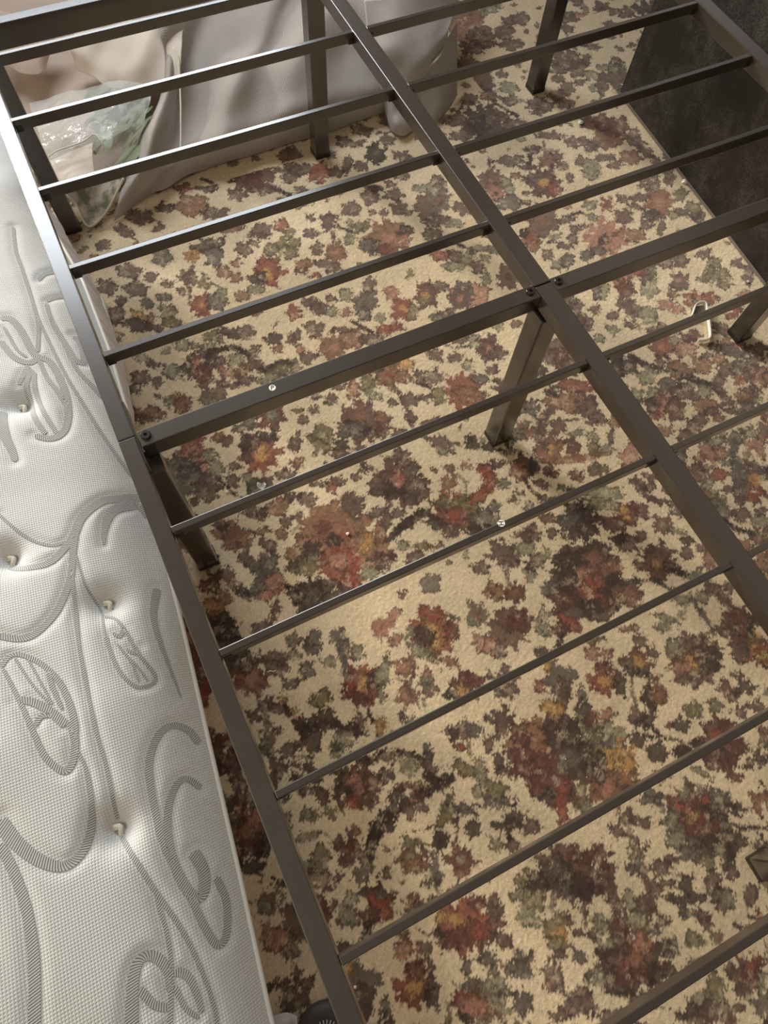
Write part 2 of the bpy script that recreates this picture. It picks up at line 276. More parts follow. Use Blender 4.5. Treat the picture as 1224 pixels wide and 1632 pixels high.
s d 3 585 1130 595 1150 605 1165|F 608 1160 12 y u o|p 575 1150 8 12 0|d 545 1160 18 8 10|F 650 1108 20 u c p|s p 2 622 1080 645 1085 655 1110 672 1130|F 645 1062 18 u c p|s p 3 660 1060 655 1090|u 683 1080 9 12 10|p 685 1098 13 10 0|s k 3 676 1115 677 1132|g 680 1085 14 3 -30|u 720 1055 12 8 10|F 738 1098 26 m y m|m 740 1082 10 14 0|m 755 1085 14 10 20|y 733 1098 10 6 -20|d 722 1105 12 10 0|p 658 1142 14 6 0|p 645 1145 9 9 0|p 565 1040 9 14 0|g 570 1040 10 12 0|p 550 1030 9 20 0
k 500 1020 12 14 0|k 540 1015 14 14 0|s k 4 540 1030 548 1060 550 1075|k 466 1020 12 14 10|k 497 1036 12 8 0|k 490 1068 12 12 20|k 465 1088 11 9 0|p 435 1050 22 10 10|p 440 1065 18 14 0|p 402 1075 8 9 0|p 385 1055 22 14 0|p 375 1070 14 8 0|g 470 1045 10 8 0|g 525 1055 14 7 20|s k 7 410 1095 405 1115 425 1135|k 415 1120 12 14 30|y 440 1118 22 8 35|y 465 1135 14 9 0|u 475 1145 12 9 0|o 510 1115 14 18 30|d 515 1140 18 10 30|d 540 1160 34 8 10|F 445 1170 44 d g d|p 400 1130 14 14 0|r 405 1155 10 10 0|y 410 1165 8 6 0|d 480 1180 30 22 0|d 495 1155 14 14 0|m 420 1205 12 10 0|d 440 1200 26 18 0
u 480 1205 14 16 0|y 465 1230 14 12 0|o 475 1240 12 9 0|d 420 1230 18 20 20|d 560 1170 30 5 5|g 545 1180 18 14 0|g 535 1200 10 9 0|g 497 1207 8 6 0|p 575 1205 12 6 -20|p 455 1165 14 14 0|k 530 1190 12 7 0|d 400 1110 14 14 20
F 570 1250 34 m c d|d 548 1250 14 18 0|c 565 1240 14 9 -20|c 575 1258 8 14 20|d 545 1230 18 6 -10|m 595 1250 14 20 0|r 560 1280 24 10 0|p 590 1275 14 14 0|s p 4 510 1250 520 1272 545 1285|p 470 1275 12 14 0|p 500 1290 13 11 0|p 475 1300 14 9 0|p 505 1325 10 8 0|p 476 1328 16 5 0|u 535 1345 12 18 20|u 560 1328 14 10 10|u 548 1355 9 14 0|s u 2 545 1305 543 1330 550 1350|p 540 1292 14 7 0|d 615 1235 14 14 10|p 610 1205 26 9 -15|s d 5 575 1215 620 1200 655 1200 680 1220|g 653 1222 16 16 0|k 683 1200 9 12 0|p 685 1225 11 22 -10|s d 6 680 1235 705 1250 720 1242
u 640 1255 12 9 0|u 665 1255 12 10 0|s d 8 715 1240 680 1262 645 1280 615 1310|d 635 1270 14 12 0|d 620 1295 20 10 -40|d 610 1315 18 14 -30|s d 9 612 1300 592 1340 583 1380 585 1425|o 573 1378 12 10 0|p 655 1298 9 10 0|p 672 1285 10 12 20|m 660 1272 14 8 0|F 655 1365 24 m g o|o 650 1345 20 9 0|u 660 1380 20 12 0|u 618 1355 10 8 0|p 618 1392 10 9 0|u 643 1406 6 5 0|s p 2 640 1380 642 1400|F 700 1340 14 d g d|p 705 1340 12 14 20|s k 5 692 1360 695 1385 688 1405 700 1420|k 680 1405 12 8 10|k 700 1398 8 8 30|F 735 1370 26 m g m|c 740 1395 14 6 0|s d 2 660 1325 680 1320 710 1318|y 710 1305 14 8 20|g 720 1290 16 7 10|s d 2 730 1290 728 1340
c 497 1362 20 12 10|c 505 1380 20 14 20|u 500 1392 14 10 0|d 515 1400 18 16 20|d 530 1410 14 9 0|o 500 1400 9 9 20|d 518 1430 14 14 0|u 525 1465 10 12 0|p 535 1460 9 8 0|F 585 1455 40 m y m|m 560 1435 16 12 10|m 610 1432 18 10 -20|m 565 1465 20 16 0|r 585 1475 18 16 0|y 587 1450 8 10 0|g 625 1465 14 14 0|d 560 1490 14 18 20|u 655 1440 16 12 0|p 660 1450 16 10 0|k 685 1440 20 9 -30|k 720 1420 14 8 -20|r 590 1530 16 6 -20|o 630 1510 14 12 0|d 570 1550 24 20 0|d 625 1540 24 20 10|d 600 1580 22 30 0|p 620 1590 20 16 10|p 595 1600 12 14 0|s p 4 645 1550 665 1575 690 1595|g 660 1520 14 5 20
p 677 1512 11 11 0|p 675 1546 13 15 0|F 745 1475 48 r y m|m 750 1490 34 20 0|m 760 1440 12 12 20|m 715 1500 14 14 0|y 722 1465 16 10 0|y 705 1464 7 7 0|d 695 1488 16 6 10|m 790 1470 14 14 0|r 770 1485 16 12 0|p 790 1447 9 20 -10|p 800 1500 14 10 20|s d 2 780 1485 795 1490|k 780 1530 12 9 20|k 790 1545 9 14 0|p 838 1535 12 16 0|p 820 1545 10 9 0|F 770 1600 46 g m p|k 745 1545 9 10 0|k 750 1570 14 16 0|p 770 1580 16 14 0|g 790 1570 20 14 0|r 745 1600 22 16 0|c 760 1610 30 14 0|d 700 1625 16 10 0|m 668 1615 12 14 0|p 830 1595 14 14 20|g 800 1590 20 8 0|d 835 1600 16 14 30
p 715 1275 9 12 0|p 735 1165 22 14 -20|k 755 1165 14 11 0|d 720 1165 14 12 0|u 732 1190 10 7 0|F 800 1145 22 d p p|p 785 1145 9 6 0|p 800 1165 10 14 10|r 732 1192 8 6 0|p 777 1187 7 12 0|s p 3 745 1175 750 1200 758 1215|o 740 1225 18 10 20|g 768 1230 10 18 0|o 790 1260 20 12 -20|d 795 1215 9 12 10|d 810 1230 24 8 0|k 790 1280 26 9 0|g 762 1262 9 14 30|k 735 1290 18 7 20|o 708 1302 14 9 20|d 753 1322 12 14 -40|d 705 1340 9 14 0|d 820 1305 14 18 10|d 805 1315 18 8 0|p 850 1320 14 9 0|p 820 1350 9 9 0|g 790 1345 10 12 0|s d 3 808 1325 815 1340|g 770 1250 14 7 0
p 790 1080 12 6 0|k 800 1095 14 14 0|p 820 1075 10 7 0|F 810 1100 16 p g p|r 860 1095 10 8 20|c 862 1097 12 5 30|F 893 1080 26 k u k|p 895 1100 16 18 0|p 895 1115 10 14 0|y 873 1063 6 7 0|k 928 1110 9 11 20|F 960 1085 26 r y m|d 988 1090 10 20 -10|y 968 1085 7 10 0|c 945 1042 12 12 20|c 965 1042 9 9 0|m 962 1065 14 10 0|F 1017 1055 28 m y p|o 1010 1065 20 10 25|d 1020 1072 14 6 20|p 1022 1020 10 12 20|y 1015 1052 10 6 20|p 1042 1040 8 10 -20|F 1045 1105 24 m y o|d 1035 1110 10 16 -20|u 1050 1110 9 9 0|s o 2 1005 1080 1010 1110 1018 1130|p 1015 1140 14 10 20|d 1030 1150 12 14 20|o 950 1020 14 5 0|u 1000 1000 22 6 0
g 1065 985 24 7 15|g 1060 998 16 8 0|s g 4 1100 945 1090 975 1075 985|g 1090 955 14 6 0|s k 3 1105 955 1125 985 1140 1010|g 1120 950 12 10 20|p 1135 940 14 9 0|s p 7 1130 930 1160 960 1175 985|p 1163 937 8 10 0|F 1110 1050 44 p y u|p 1080 1035 20 18 -20|d 1120 1050 26 24 0|p 1105 1080 22 16 0|d 1135 1055 12 20 0|y 1098 1052 8 12 0|y 1105 1062 12 6 20|c 1085 1065 18 8 0|g 1075 1030 12 12 0|p 1110 1020 12 10 0|F 1200 1010 44 m y p|m 1175 990 26 22 0|p 1160 1000 16 14 0|y 1205 1040 18 14 30|r 1190 1045 18 12 0|g 1195 1005 5 12 -30|p 1180 1040 14 16 0
d 1215 980 14 30 30|g 1107 1130 14 14 0|F 1105 1132 14 o g o|o 1140 1125 12 10 10|m 1160 1100 16 12 20|d 1170 1110 10 10 0|d 1190 1095 14 10 20|p 1175 1075 9 7 10|p 1178 1135 10 9 0|p 1210 1125 16 10 0|d 1085 1155 14 12 20|m 1065 1155 8 8 0|F 1140 1170 28 m r d|m 1160 1160 14 10 0|d 1110 1185 20 6 10|d 1090 1195 14 9 0|s d 3 1030 1155 1060 1175 1110 1185|d 1018 1180 12 12 0|d 1050 1200 16 14 0|s d 2 1010 1165 1050 1178|d 1095 1200 14 12 0|g 1215 1190 9 20 0|p 1180 1190 9 10 0|m 1150 1200 30 16 0|d 1160 1210 22 14 20|u 1175 1240 10 9 0|p 1195 1220 10 6 20|k 1215 1215 9 20 0
F 880 1200 70 u m d|u 850 1190 40 30 0|y 880 1130 20 10 20|d 900 1170 30 26 0|m 860 1220 44 22 0|m 830 1205 26 14 0|d 925 1200 26 44 0|d 935 1150 16 30 -20|m 880 1250 34 22 0|d 890 1270 26 14 0|k 905 1210 20 14 0|g 895 1225 9 9 0|r 897 1255 10 16 20|r 895 1290 9 22 0|o 925 1260 10 26 0|g 935 1285 8 14 0|c 962 1140 20 9 0|m 945 1155 10 14 20|F 970 1175 28 g d g|g 970 1175 28 24 0|o 955 1190 10 30 0|k 975 1185 16 9 0|d 960 1215 10 20 -20|F 990 1210 28 y u y|y 990 1205 16 18 0|y 1000 1225 12 20 0|u 975 1250 36 20 0|F 970 1255 34 u c m|d 955 1235 14 14 0|u 995 1240 18 12 0|u 925 1270 12 6 0|m 830 1170 18 16 10
F 1110 1305 58 k m d|r 1105 1285 36 22 20|m 1120 1310 34 24 0|m 1100 1270 16 18 0|y 1103 1302 11 8 0|u 1140 1335 16 9 0|y 1165 1320 8 7 0|d 1150 1345 34 24 0|d 1145 1290 22 16 0|k 1145 1270 14 14 0|d 1175 1290 12 10 0|g 1090 1263 10 12 20|p 1115 1260 9 12 -20|g 1070 1310 8 26 10|g 1080 1340 16 14 0|d 1160 1365 12 20 10|k 1100 1360 18 14 0|o 1130 1375 16 12 20|s d 4 1180 1320 1200 1320 1224 1316|k 1040 1265 16 7 30|k 1035 1278 14 7 0|k 1055 1290 9 9 0
m 1150 1215 26 14 0|m 1180 1190 12 10 0|p 1195 1215 9 10 30|u 1172 1238 10 9 0|g 1120 1232 14 6 20|p 1055 1237 10 7 0|k 1210 1200 10 14 0|k 1218 1235 8 20 0|F 1215 1280 22 u c m|p 1210 1345 12 9 20|p 1168 1395 9 8 0|p 1197 1430 9 18 10|p 1068 1373 9 9 0|p 1052 1385 14 14 0|p 1060 1405 16 9 20|p 1045 1420 12 14 0|s g 2 1070 1393 1095 1398|d 1097 1410 10 18 0|d 1098 1432 30 9 0|p 1135 1405 14 12 20|d 1145 1428 16 14 0|p 1155 1445 14 10 0|g 1160 1435 9 14 -20|k 1100 1455 20 8 0|p 1122 1462 10 10 0|p 1127 1470 7 9 -30
p 1000 1305 14 14 10|p 1020 1310 16 8 20|p 985 1325 14 9 30|p 1010 1340 12 9 0|s p 5 1000 1310 1010 1340 1022 1370 1030 1400 1035 1440 1035 1470|g 1005 1345 9 9 0|g 1010 1370 10 14 -20|k 1010 1385 12 9 30|p 1028 1350 8 9 0|g 1010 1435 18 14 30|p 1030 1440 14 20 0|s p 3 980 1415 990 1440 1000 1465|k 1040 1480 14 14 0|k 1055 1470 16 9 -20|p 1062 1462 12 5 10|g 1065 1510 14 8 30|d 1045 1510 12 10 0|k 1070 1520 16 7 10|k 1075 1500 9 9 0|g 1020 1470 18 14 0|d 1068 1545 12 14 0
F 1110 1498 16 o g o|g 1105 1495 12 7 20|F 1145 1493 14 o u g|s g 2 1095 1520 1110 1530 1130 1535|g 1115 1535 22 9 -20|F 1195 1540 26 m r p|m 1190 1560 26 20 0|r 1205 1525 14 12 0|p 1185 1575 16 14 0|p 1165 1545 9 14 0|o 1140 1580 18 24 0|g 1120 1595 16 14 0|d 1110 1615 20 14 0|u 1140 1620 18 10 0|k 1215 1600 14 20 0|d 1085 1625 16 10 0|p 1190 1480 12 6 20|p 1210 1465 12 9 20|p 1150 1610 30 16 0|c 1150 1625 20 8 0
F 920 1400 46 m u d|m 905 1360 30 14 0|m 950 1365 20 14 0|m 960 1400 18 26 20|d 900 1400 34 22 10|k 880 1385 20 14 0|k 905 1420 14 16 0|d 935 1420 20 12 0|u 945 1395 18 7 40|m 975 1435 8 26 -25|s p 7 965 1400 978 1430 985 1460 1000 1490|p 870 1370 14 9 0|s k 4 885 1420 882 1440 880 1460|o 845 1405 22 22 0|o 850 1430 20 24 0|d 855 1405 16 16 10|g 825 1425 12 10 0|g 840 1460 18 16 0|g 855 1470 12 14 20|o 885 1475 22 18 -20|y 895 1490 14 12 10|o 890 1505 16 10 0|p 912 1468 8 8 0|p 930 1450 8 9 0|s p 3 932 1458 933 1478|p 925 1488 12 7 0|p 942 1490 9 7 0|p 780 1450 8 9 0
k 780 1530 14 12 20|k 830 1525 10 12 0|k 815 1545 14 12 0|k 835 1550 14 12 20|p 802 1500 14 12 20|k 925 1527 12 10 40|k 832 1598 16 18 -20|k 810 1585 16 5 0|p 875 1545 12 16 -15|p 885 1560 16 18 0|c 872 1570 9 9 0|p 895 1575 10 12 0|p 925 1590 14 18 0|p 920 1605 22 14 0|p 940 1600 12 14 0|p 900 1525 8 5 30|F 1010 1530 52 m c k|g 965 1470 20 9 30|g 970 1480 24 9 20|g 968 1510 18 14 0|d 965 1518 16 8 0|d 955 1550 24 12 -10|d 990 1565 34 20 20|d 1020 1590 30 12 10|c 1020 1510 16 22 10|r 1010 1545 26 16 0|m 1000 1560 20 14 0|m 1025 1555 18 16 0|p 985 1500 8 24 -20|s m 5 985 1470 1000 1500 1010 1520|u 1015 1530 14 14 0|d 1045 1555 14 18 0|g 955 1560 14 14 0|p 885 1620 16 10 0|p 980 1625 30 14 0
p 350 1295 16 10 0|g 385 1270 14 14 0|g 405 1265 12 9 20|p 370 1300 14 9 0|g 375 1325 18 14 0|k 375 1355 14 16 0|k 410 1345 14 20 -20|g 400 1370 18 14 0|g 415 1385 22 10 10|g 385 1395 16 10 0|p 400 1410 14 9 0|g 405 1425 22 14 20|k 445 1430 16 20 20|p 440 1440 12 9 0|p 480 1390 9 6 0|g 420 1490 26 14 10|g 440 1500 20 18 0|d 460 1505 14 12 20|p 470 1530 26 18 0|p 420 1520 20 14 0|g 405 1510 14 16 0|p 440 1560 26 14 0|p 495 1580 14 16 0|g 445 1600 20 12 0|g 420 1590 14 9 0|p 470 1450 9 14 0|m 478 1480 9 20 -20|p 500 1540 9 14 0
p 315 1100 14 20 0|p 320 1085 16 14 0|g 345 1150 18 12 20|p 350 1180 22 14 0|r 365 1200 14 22 0|p 335 1210 20 26 0|p 350 1240 26 20 0|u 375 1220 14 18 0|p 312 1060 12 14 0|g 335 1130 14 8 0|p 370 1255 20 14 0|p 325 1010 12 20 0|p 300 950 14 20 0|p 290 980 12 12 0|g 310 1030 14 9 0|p 295 925 9 14 0
p 740 20 24 22 0|u 745 40 26 26 0|p 765 55 20 14 0|p 755 75 20 10 0|p 810 35 12 9 0|p 805 50 14 12 0|g 780 15 16 7 -20|p 830 30 14 10 0|p 745 90 12 6 0|p 775 70 14 5 0|p 815 70 18 9 0|F 765 130 24 p u p|p 750 145 18 12 0|p 780 150 18 6 20|d 735 155 22 8 20|p 745 100 16 5 0|s d 2 770 150 800 170 825 185|p 800 118 9 6 0|g 812 140 14 10 20|p 815 160 12 8 0|s g 2 805 130 820 155 845 165|F 770 195 34 d o p|p 795 185 20 9 10|d 760 200 20 14 0|p 730 190 16 10 0|p 735 215 20 9 0|p 820 200 20 10 0|p 700 215 12 7 0|p 710 190 10 8 0|p 855 165 14 9 0|p 870 168 12 8 10|p 860 178 12 5 0|p 905 95 24 14 10|p 920 110 14 12 0
p 890 110 14 8 0|p 905 140 12 10 20|p 885 150 14 8 0|p 935 95 7 8 0|g 945 120 14 7 10|g 950 140 9 7 0|p 900 165 14 8 0|p 890 125 10 6 0|p 965 75 18 30 10|p 975 110 14 20 0|p 960 135 9 18 0|p 920 25 12 9 0|p 925 50 14 9 10|p 950 10 14 9 20|p 970 20 14 9 0|p 990 35 9 8 0|p 905 40 9 8 0|p 955 28 9 8 0|p 1000 10 9 9 0|p 925 10 9 6 0|p 905 5 9 6 0|p 985 70 9 10 0|p 975 45 12 6 0|p 1000 60 6 10 0|p 915 72 12 6 10|p 925 130 8 6 0
F 1056 553 20 r c k|g 1076 545 8 12 0|c 1095 555 17 13 0|s d 3 1061 565 1075 580|u 1084 590 22 13 20|s d 4 1005 567 1027 580 1061 590 1075 592|d 1002 585 15 11 0|d 985 587 11 15 0|d 983 572 10 8 0|p 1051 577 9 9 0|g 1032 599 15 13 0|s d 5 1092 598 1110 605 1134 615|k 1064 612 15 10 0|g 1042 629 11 13 0|d 1044 648 15 13 0|c 1061 634 14 8 0|c 1060 650 9 16 0|p 1091 623 18 14 20|m 1077 652 16 18 0|s d 4 1081 616 1105 609 1135 616 1150 628 1170 640|g 1122 624 16 9 0|u 1127 648 18 14 0|p 1115 668 18 9 -20|p 1105 680 13 14 0|p 1093 692 12 9 0|p 1137 656 14 7 0|s p 4 1150 645 1185 638 1205 634|u 1061 685 14 9 0|r 1039 663 16 7 0
g 1015 631 10 13 0|p 1018 640 9 5 0|u 1120 580 17 14 0|p 1145 609 11 12 0|s p 5 1145 612 1152 628 1160 640|p 1159 587 16 13 0|k 1179 587 14 13 0|F 1180 604 12 c r p|p 1196 592 14 16 0|c 1147 570 10 8 0|u 1157 550 14 12 0|k 1171 560 20 9 20|c 1182 550 12 6 10|p 1194 626 17 10 0|u 1211 602 12 18 0|u 1184 629 16 8 0|p 1206 557 18 10 0|p 1095 538 14 6 20|p 1125 565 10 7 0|p 1150 523 14 10 0|r 1169 501 14 7 -20|u 1160 528 10 6 0|m 1105 534 12 9 0|p 1138 552 9 6 0|p 1200 575 14 8 0|g 1215 640 12 9 0|p 1190 650 14 7 -20|p 1170 655 16 5 0|u 1145 665 10 6 0|g 1150 690 9 7 0
p 970 625 16 8 0|u 990 615 12 8 30|F 1135 717 20 c u u|u 1115 729 11 8 0|u 1150 724 12 12 0|F 1203 714 21 c u g|k 1172 697 13 12 0|s k 5 1172 705 1169 735|k 1162 738 13 7 0|k 1180 735 10 8 30|p 1218 688 12 16 0|g 1195 690 12 9 0|g 1143 702 14 8 0|d 1086 727 8 16 -20|m 1113 753 16 15 0|p 1125 745 12 7 0|r 1145 757 16 9 0|F 1205 766 36 m y k|r 1195 785 22 14 0|k 1179 752 14 18 0|k 1182 778 14 14 0|k 1207 742 12 10 0|g 1135 785 14 10 20|g 1130 770 9 10 0|o 1146 797 13 11 0|u 1128 790 8 7 0|p 1179 798 9 8 0|p 1181 820 12 11 0|k 1152 815 14 13 30|k 1140 800 9 8 0|s d 3 1155 828 1176 844 1202 850|g 1213 835 13 12 0|F 1213 856 17 p c d|u 1189 869 11 9 20|u 1215 900 14 18 0|y 1222 925 6 14 0|p 1215 815 9 6 0|p 1160 780 8 7 0|m 1090 712 9 7 0|p 1120 700 8 6 0
'''
def vnoise(X, Y, scale, seed):
    r = np.random.RandomState(seed)
    g = r.rand(512, 512).astype(np.float32)
    x = X / scale + 100.0
    y = Y / scale + 100.0
    xi = np.floor(x).astype(int)
    yi = np.floor(y).astype(int)
    fx = (x - xi).astype(np.float32)
    fy = (y - yi).astype(np.float32)
    fx = fx * fx * (3 - 2 * fx)
    fy = fy * fy * (3 - 2 * fy)
    a = g[yi % 512, xi % 512]
    b = g[yi % 512, (xi + 1) % 512]
    c = g[(yi + 1) % 512, xi % 512]
    d = g[(yi + 1) % 512, (xi + 1) % 512]
    return (a * (1 - fx) + b * fx) * (1 - fy) + (c * (1 - fx) + d * fx) * fy

def lin(r, g, b):
    return np.array(rgb(r, g, b)[:3], dtype=np.float32)
PAL = {'p': lin(102, 79, 66), 'd': lin(66, 50, 40), 'r': lin(136, 74, 57), 'm': lin(98, 60, 48), 'o': lin(116, 104, 72),
       'g': lin(138, 130, 102), 'k': lin(100, 89, 76), 'y': lin(184, 140, 86), 'c': lin(162, 116, 95), 'u': lin(134, 95, 71)}
CREAM = lin(212, 191, 156)
GX0, GX1, GY0, GY1, GS = -0.25, 2.15, -1.34, 1.62, 0.003
gx = np.arange(GX0, GX1 + GS / 2, GS)
gy = np.arange(GY0, GY1 + GS / 2, GS)
X, Y = np.meshgrid(gx, gy)
N1 = vnoise(X, Y, 0.017, 1) - 0.5
N2 = vnoise(X, Y, 0.0075, 2) - 0.5
N3 = vnoise(X, Y, 0.0042, 3) - 0.5
N4 = vnoise(X, Y, 0.010, 4) - 0.5
N5 = vnoise(X, Y, 0.05, 5) - 0.5
JAG = 0.010 * N1 + 0.009 * N2 + 0.004 * N3          # metres: how far an outline strays
WX = X + 0.010 * N4 + 0.004 * N2
WY = Y + 0.010 * N1 + 0.004 * N3
C = np.empty(X.shape + (3,), np.float32)
C[:] = CREAM
C *= (1 + 0.06 * N5)[..., None]
def window(cx, cy, R):
    i0 = max(int((cy - R - GY0) / GS), 0); i1 = min(int((cy + R - GY0) / GS) + 2, X.shape[0])
    j0 = max(int((cx - R - GX0) / GS), 0); j1 = min(int((cx + R - GX0) / GS) + 2, X.shape[1])
    return (slice(i0, i1), slice(j0, j1)) if i1 > i0 and j1 > j0 else None
def mixin(w, mask, col):
    C[w] += (col - C[w]) * np.clip(mask, 0, 1)[..., None]
def local(px, py):
    """centre on the carpet and the map from metres to photograph pixels around it"""
    c = at(px, py, 0)[:2]
    J = np.stack([(at(px + 1, py, 0)[:2] - c), (at(px, py + 1, 0)[:2] - c)], 1)
    return c, np.linalg.inv(J), math.sqrt(abs(np.linalg.det(J)))
def ell(px, py, rx, ry, ang, col, jag=1.0, edge=0.25, outline=None, soft=0.0022):
    rx *= 1.1
    ry *= 1.1
    c, K, s = local(px, py)
    w = window(c[0], c[1], max(rx, ry) * s * 1.9 + 0.02)
    if w is None: return
    dx = WX[w] * 0.5 + X[w] * 0.5 - c[0]
    dy = WY[w] * 0.5 + Y[w] * 0.5 - c[1]
    qx = K[0, 0] * dx + K[0, 1] * dy
    qy = K[1, 0] * dx + K[1, 1] * dy
    ca, sa = math.cos(math.radians(ang)), math.sin(math.radians(ang))
    a = (qx * ca + qy * sa) / rx
    b = (-qx * sa + qy * ca) / ry
    r = np.sqrt(a * a + b * b) + 1e-6
    th = np.arctan2(b, a)
    lob = 1 + 0.13 * np.cos(th * 5 + px) + 0.07 * np.cos(th * 9 + py)
    sd = (r - lob) * min(rx, ry) * s + JAG[w] * jag                # metres outside the edge
    m = np.clip(0.5 - sd / soft, 0, 1)
    mixin(w, m * 0.9, col * (1 + 0.55 * N2[w] + 0.35 * N4[w] + 0.3 * N3[w])[..., None])
    vein = np.clip(1 - np.abs(b + 0.5 * N4[w]) * ry * s / 0.0016, 0, 1) * (r < 0.75)
    core = np.clip(N1[w] * 3 + N3[w] * 2 - 0.35, 0, 1) * np.clip((0.85 - r) * 4, 0, 1)
    mixin(w, m * core * 0.42, CREAM)
    if rx * s > 0.012: mixin(w, m * vein * 0.35, PAL['d'])
    if outline is not None:
        o = np.clip(1.25 - np.abs(sd + 0.0022) / 0.0028, 0, 1) * m
        mixin(w, o * 0.75, outline)
for ln in MOTIFS.replace('\n', '|').split('|'):
    t = ln.split()
    if not t: continue
    if t[0] == 's':
        col = PAL[t[1]]
        wd = float(t[2])
        pts = [tuple(map(float, t[i:i + 2])) for i in range(3, len(t), 2)]
        for a, b in zip(pts[:-1], pts[1:]):
            L = math.hypot(b[0] - a[0], b[1] - a[1])
            n = max(2, int(L / max(wd * 1.1, 3)))
            for k in range(n + 1):
                ell(a[0] + (b[0] - a[0]) * k / n, a[1] + (b[1] - a[1]) * k / n, wd * 1.15, wd * 1.15, 0, col, 0.35)
    elif t[0] == 'F':
        px, py, R = map(float, t[1:4])
        c1, c2, c3 = (PAL[k] for k in t[4:7])
        c, K, s = local(px, py)
        w = window(c[0], c[1], R * s * 1.7 + 0.02)
        if w is None: continue
        dx = WX[w] - c[0]
        dy = WY[w] - c[1]
        qx = (K[0, 0] * dx + K[0, 1] * dy) / R
        qy = (K[1, 0] * dx + K[1, 1] * dy) / R
        r = np.sqrt(qx * qx + qy * qy) + 1e-6
        th = np.arctan2(qy, qx)
        n = 6 if R < 30 else 9
        lob = 0.92 + 0.15 * np.cos(n * th + px) + 0.08 * np.cos((n * 2 + 1) * th + py)
        sd = (r - lob) * R * s + JAG[w] * 1.1
        m = np.clip(0.5 - sd / 0.0025, 0, 1)
        mixin(w, m * 0.92, c1 * (1 + 0.4 * N2[w] + 0.4 * N1[w])[..., None])
        petal = np.clip(np.cos(n * th + px + 2.6) * 1.6 - 0.4 + N4[w], 0, 1) * np.clip((r - 0.3) * 3, 0, 1)
        mixin(w, m * petal * 0.6, c3)
        ring = np.clip(1 - np.abs(r - 0.62 + 0.5 * N1[w]) * 7, 0, 1)
        mixin(w, m * ring * 0.5, c3 * 0.85)
        rim = np.clip(1.1 - np.abs(sd + 0.003) / 0.003, 0, 1) * m
        mixin(w, rim * 0.65, c3 * 0.6)
        ctr = np.clip((0.33 - np.sqrt((qx) ** 2 + (qy) ** 2) + 0.30 * N1[w] + 0.2 * N2[w]) * 7, 0, 1)
        mixin(w, ctr * 0.9, c2 * (1 + 0.3 * N3[w])[..., None])
    else:
        px, py, rx, ry, ang = map(float, t[1:])
        col = PAL[t[0]]
        ell(px, py, rx, ry, ang, col, 0.9, outline=PAL['d'] * (1.0 if t[0] in 'goycuk' else 1.15))
# beyond the part of the weave read from the photograph the same motifs repeat
ox = (X - CAM[0]) * ROT[0][0] + (Y - CAM[1]) * ROT[0][1] - CAM[2] * ROT[0][2]
oy = (X - CAM[0]) * ROT[1][0] + (Y - CAM[1]) * ROT[1][1] - CAM[2] * ROT[1][2]
oz = (X - CAM[0]) * ROT[2][0] + (Y - CAM[1]) * ROT[2][1] - CAM[2] * ROT[2][2]
known = (np.abs(ox / oz * F_PX + 60 * N1) < 612) & (np.abs(oy / oz * F_PX + 60 * N4) < 816) & (X > -0.02 - 0.12 * Y)
known &= ~((X < 1.32) & (Y > 1.02)) & (X < 1.72)
for sx, sy in ((0.62, -0.38), (0.80, 0.25), (-0.55, 0.5), (0.5, -0.7), (-0.6, -0.3), (0.9, 0.9), (0.3, 0.85)):
    dj, di = int(sx / GS), int(sy / GS)
    I, J_ = np.meshgrid(np.arange(X.shape[0]) - di, np.arange(X.shape[1]) - dj, indexing='ij')
    inside = (I >= 0) & (I < X.shape[0]) & (J_ >= 0) & (J_ < X.shape[1])
    I, J_ = np.clip(I, 0, X.shape[0] - 1), np.clip(J_, 0, X.shape[1] - 1)
    take = ~known & inside & known[I, J_]
    C[take] = C[I, J_][take]
    known = known | take
# where the pattern was left open, small leaves and buds scattered as in the rest of the weave
rs = random.Random(7)
occupied = np.abs(C - CREAM).sum(-1)
for k in range(9000):
    x = rs.uniform(GX0, GX1)
    y = rs.uniform(GY0, GY1)
    R = rs.uniform(0.012, 0.034)
    w = window(x, y, R * 1.6)
    if w is None or np.mean(np.abs(C[w] - CREAM).sum(-1) > 0.16) > 0.07: continue
    a = rs.uniform(0, math.pi)
    dx, dy = WX[w] - x, WY[w] - y
    u = (dx * math.cos(a) + dy * math.sin(a)) / R
    v = (-dx * math.sin(a) + dy * math.cos(a)) / (R * rs.uniform(0.5, 0.9))
    sd = (np.sqrt(u * u + v * v) - 0.75) * R + JAG[w] * 0.8
    m = np.clip(0.5 - sd / 0.0022, 0, 1)
    mixin(w, m * 0.85, PAL[rs.choice('pppkgocum')] * (1 + 0.5 * N2[w])[..., None])
    mixin(w, np.clip(1.2 - np.abs(sd + 0.002) / 0.0026, 0, 1) * m * 0.7, PAL['d'])
rr = np.random.RandomState(11)
# tufts stray over the outlines
for amp, part in ((2, 0.14), (1, 0.38)):
    oi = rr.randint(-amp, amp + 1, X.shape)
    oj = rr.randint(-amp, amp + 1, X.shape)
    keep = rr.rand(*X.shape) > part
    oi[keep] = 0
    oj[keep] = 0
    I, J_ = np.meshgrid(np.arange(X.shape[0]), np.arange(X.shape[1]), indexing='ij')
    C = C[np.clip(I + oi, 0, X.shape[0] - 1), np.clip(J_ + oj, 0, X.shape[1] - 1)]
C *= (1 + 0.22 * (rr.rand(*X.shape) - 0.5) + 0.14 * N3 + 0.10 * N5)[..., None].astype(np.float32)
C = np.clip(C, 0.004, 1)
Z = -0.0005 + 0.0011 * rr.rand(*X.shape) + 0.0005 * N2
Pp = np.stack([X, Y, Z - 0.0015], -1)
me = grid_mesh('floor', Pp)
ca_ = me.color_attributes.new('pile', 'FLOAT_COLOR', 'POINT')
buf = np.ones((X.size, 4), np.float32)
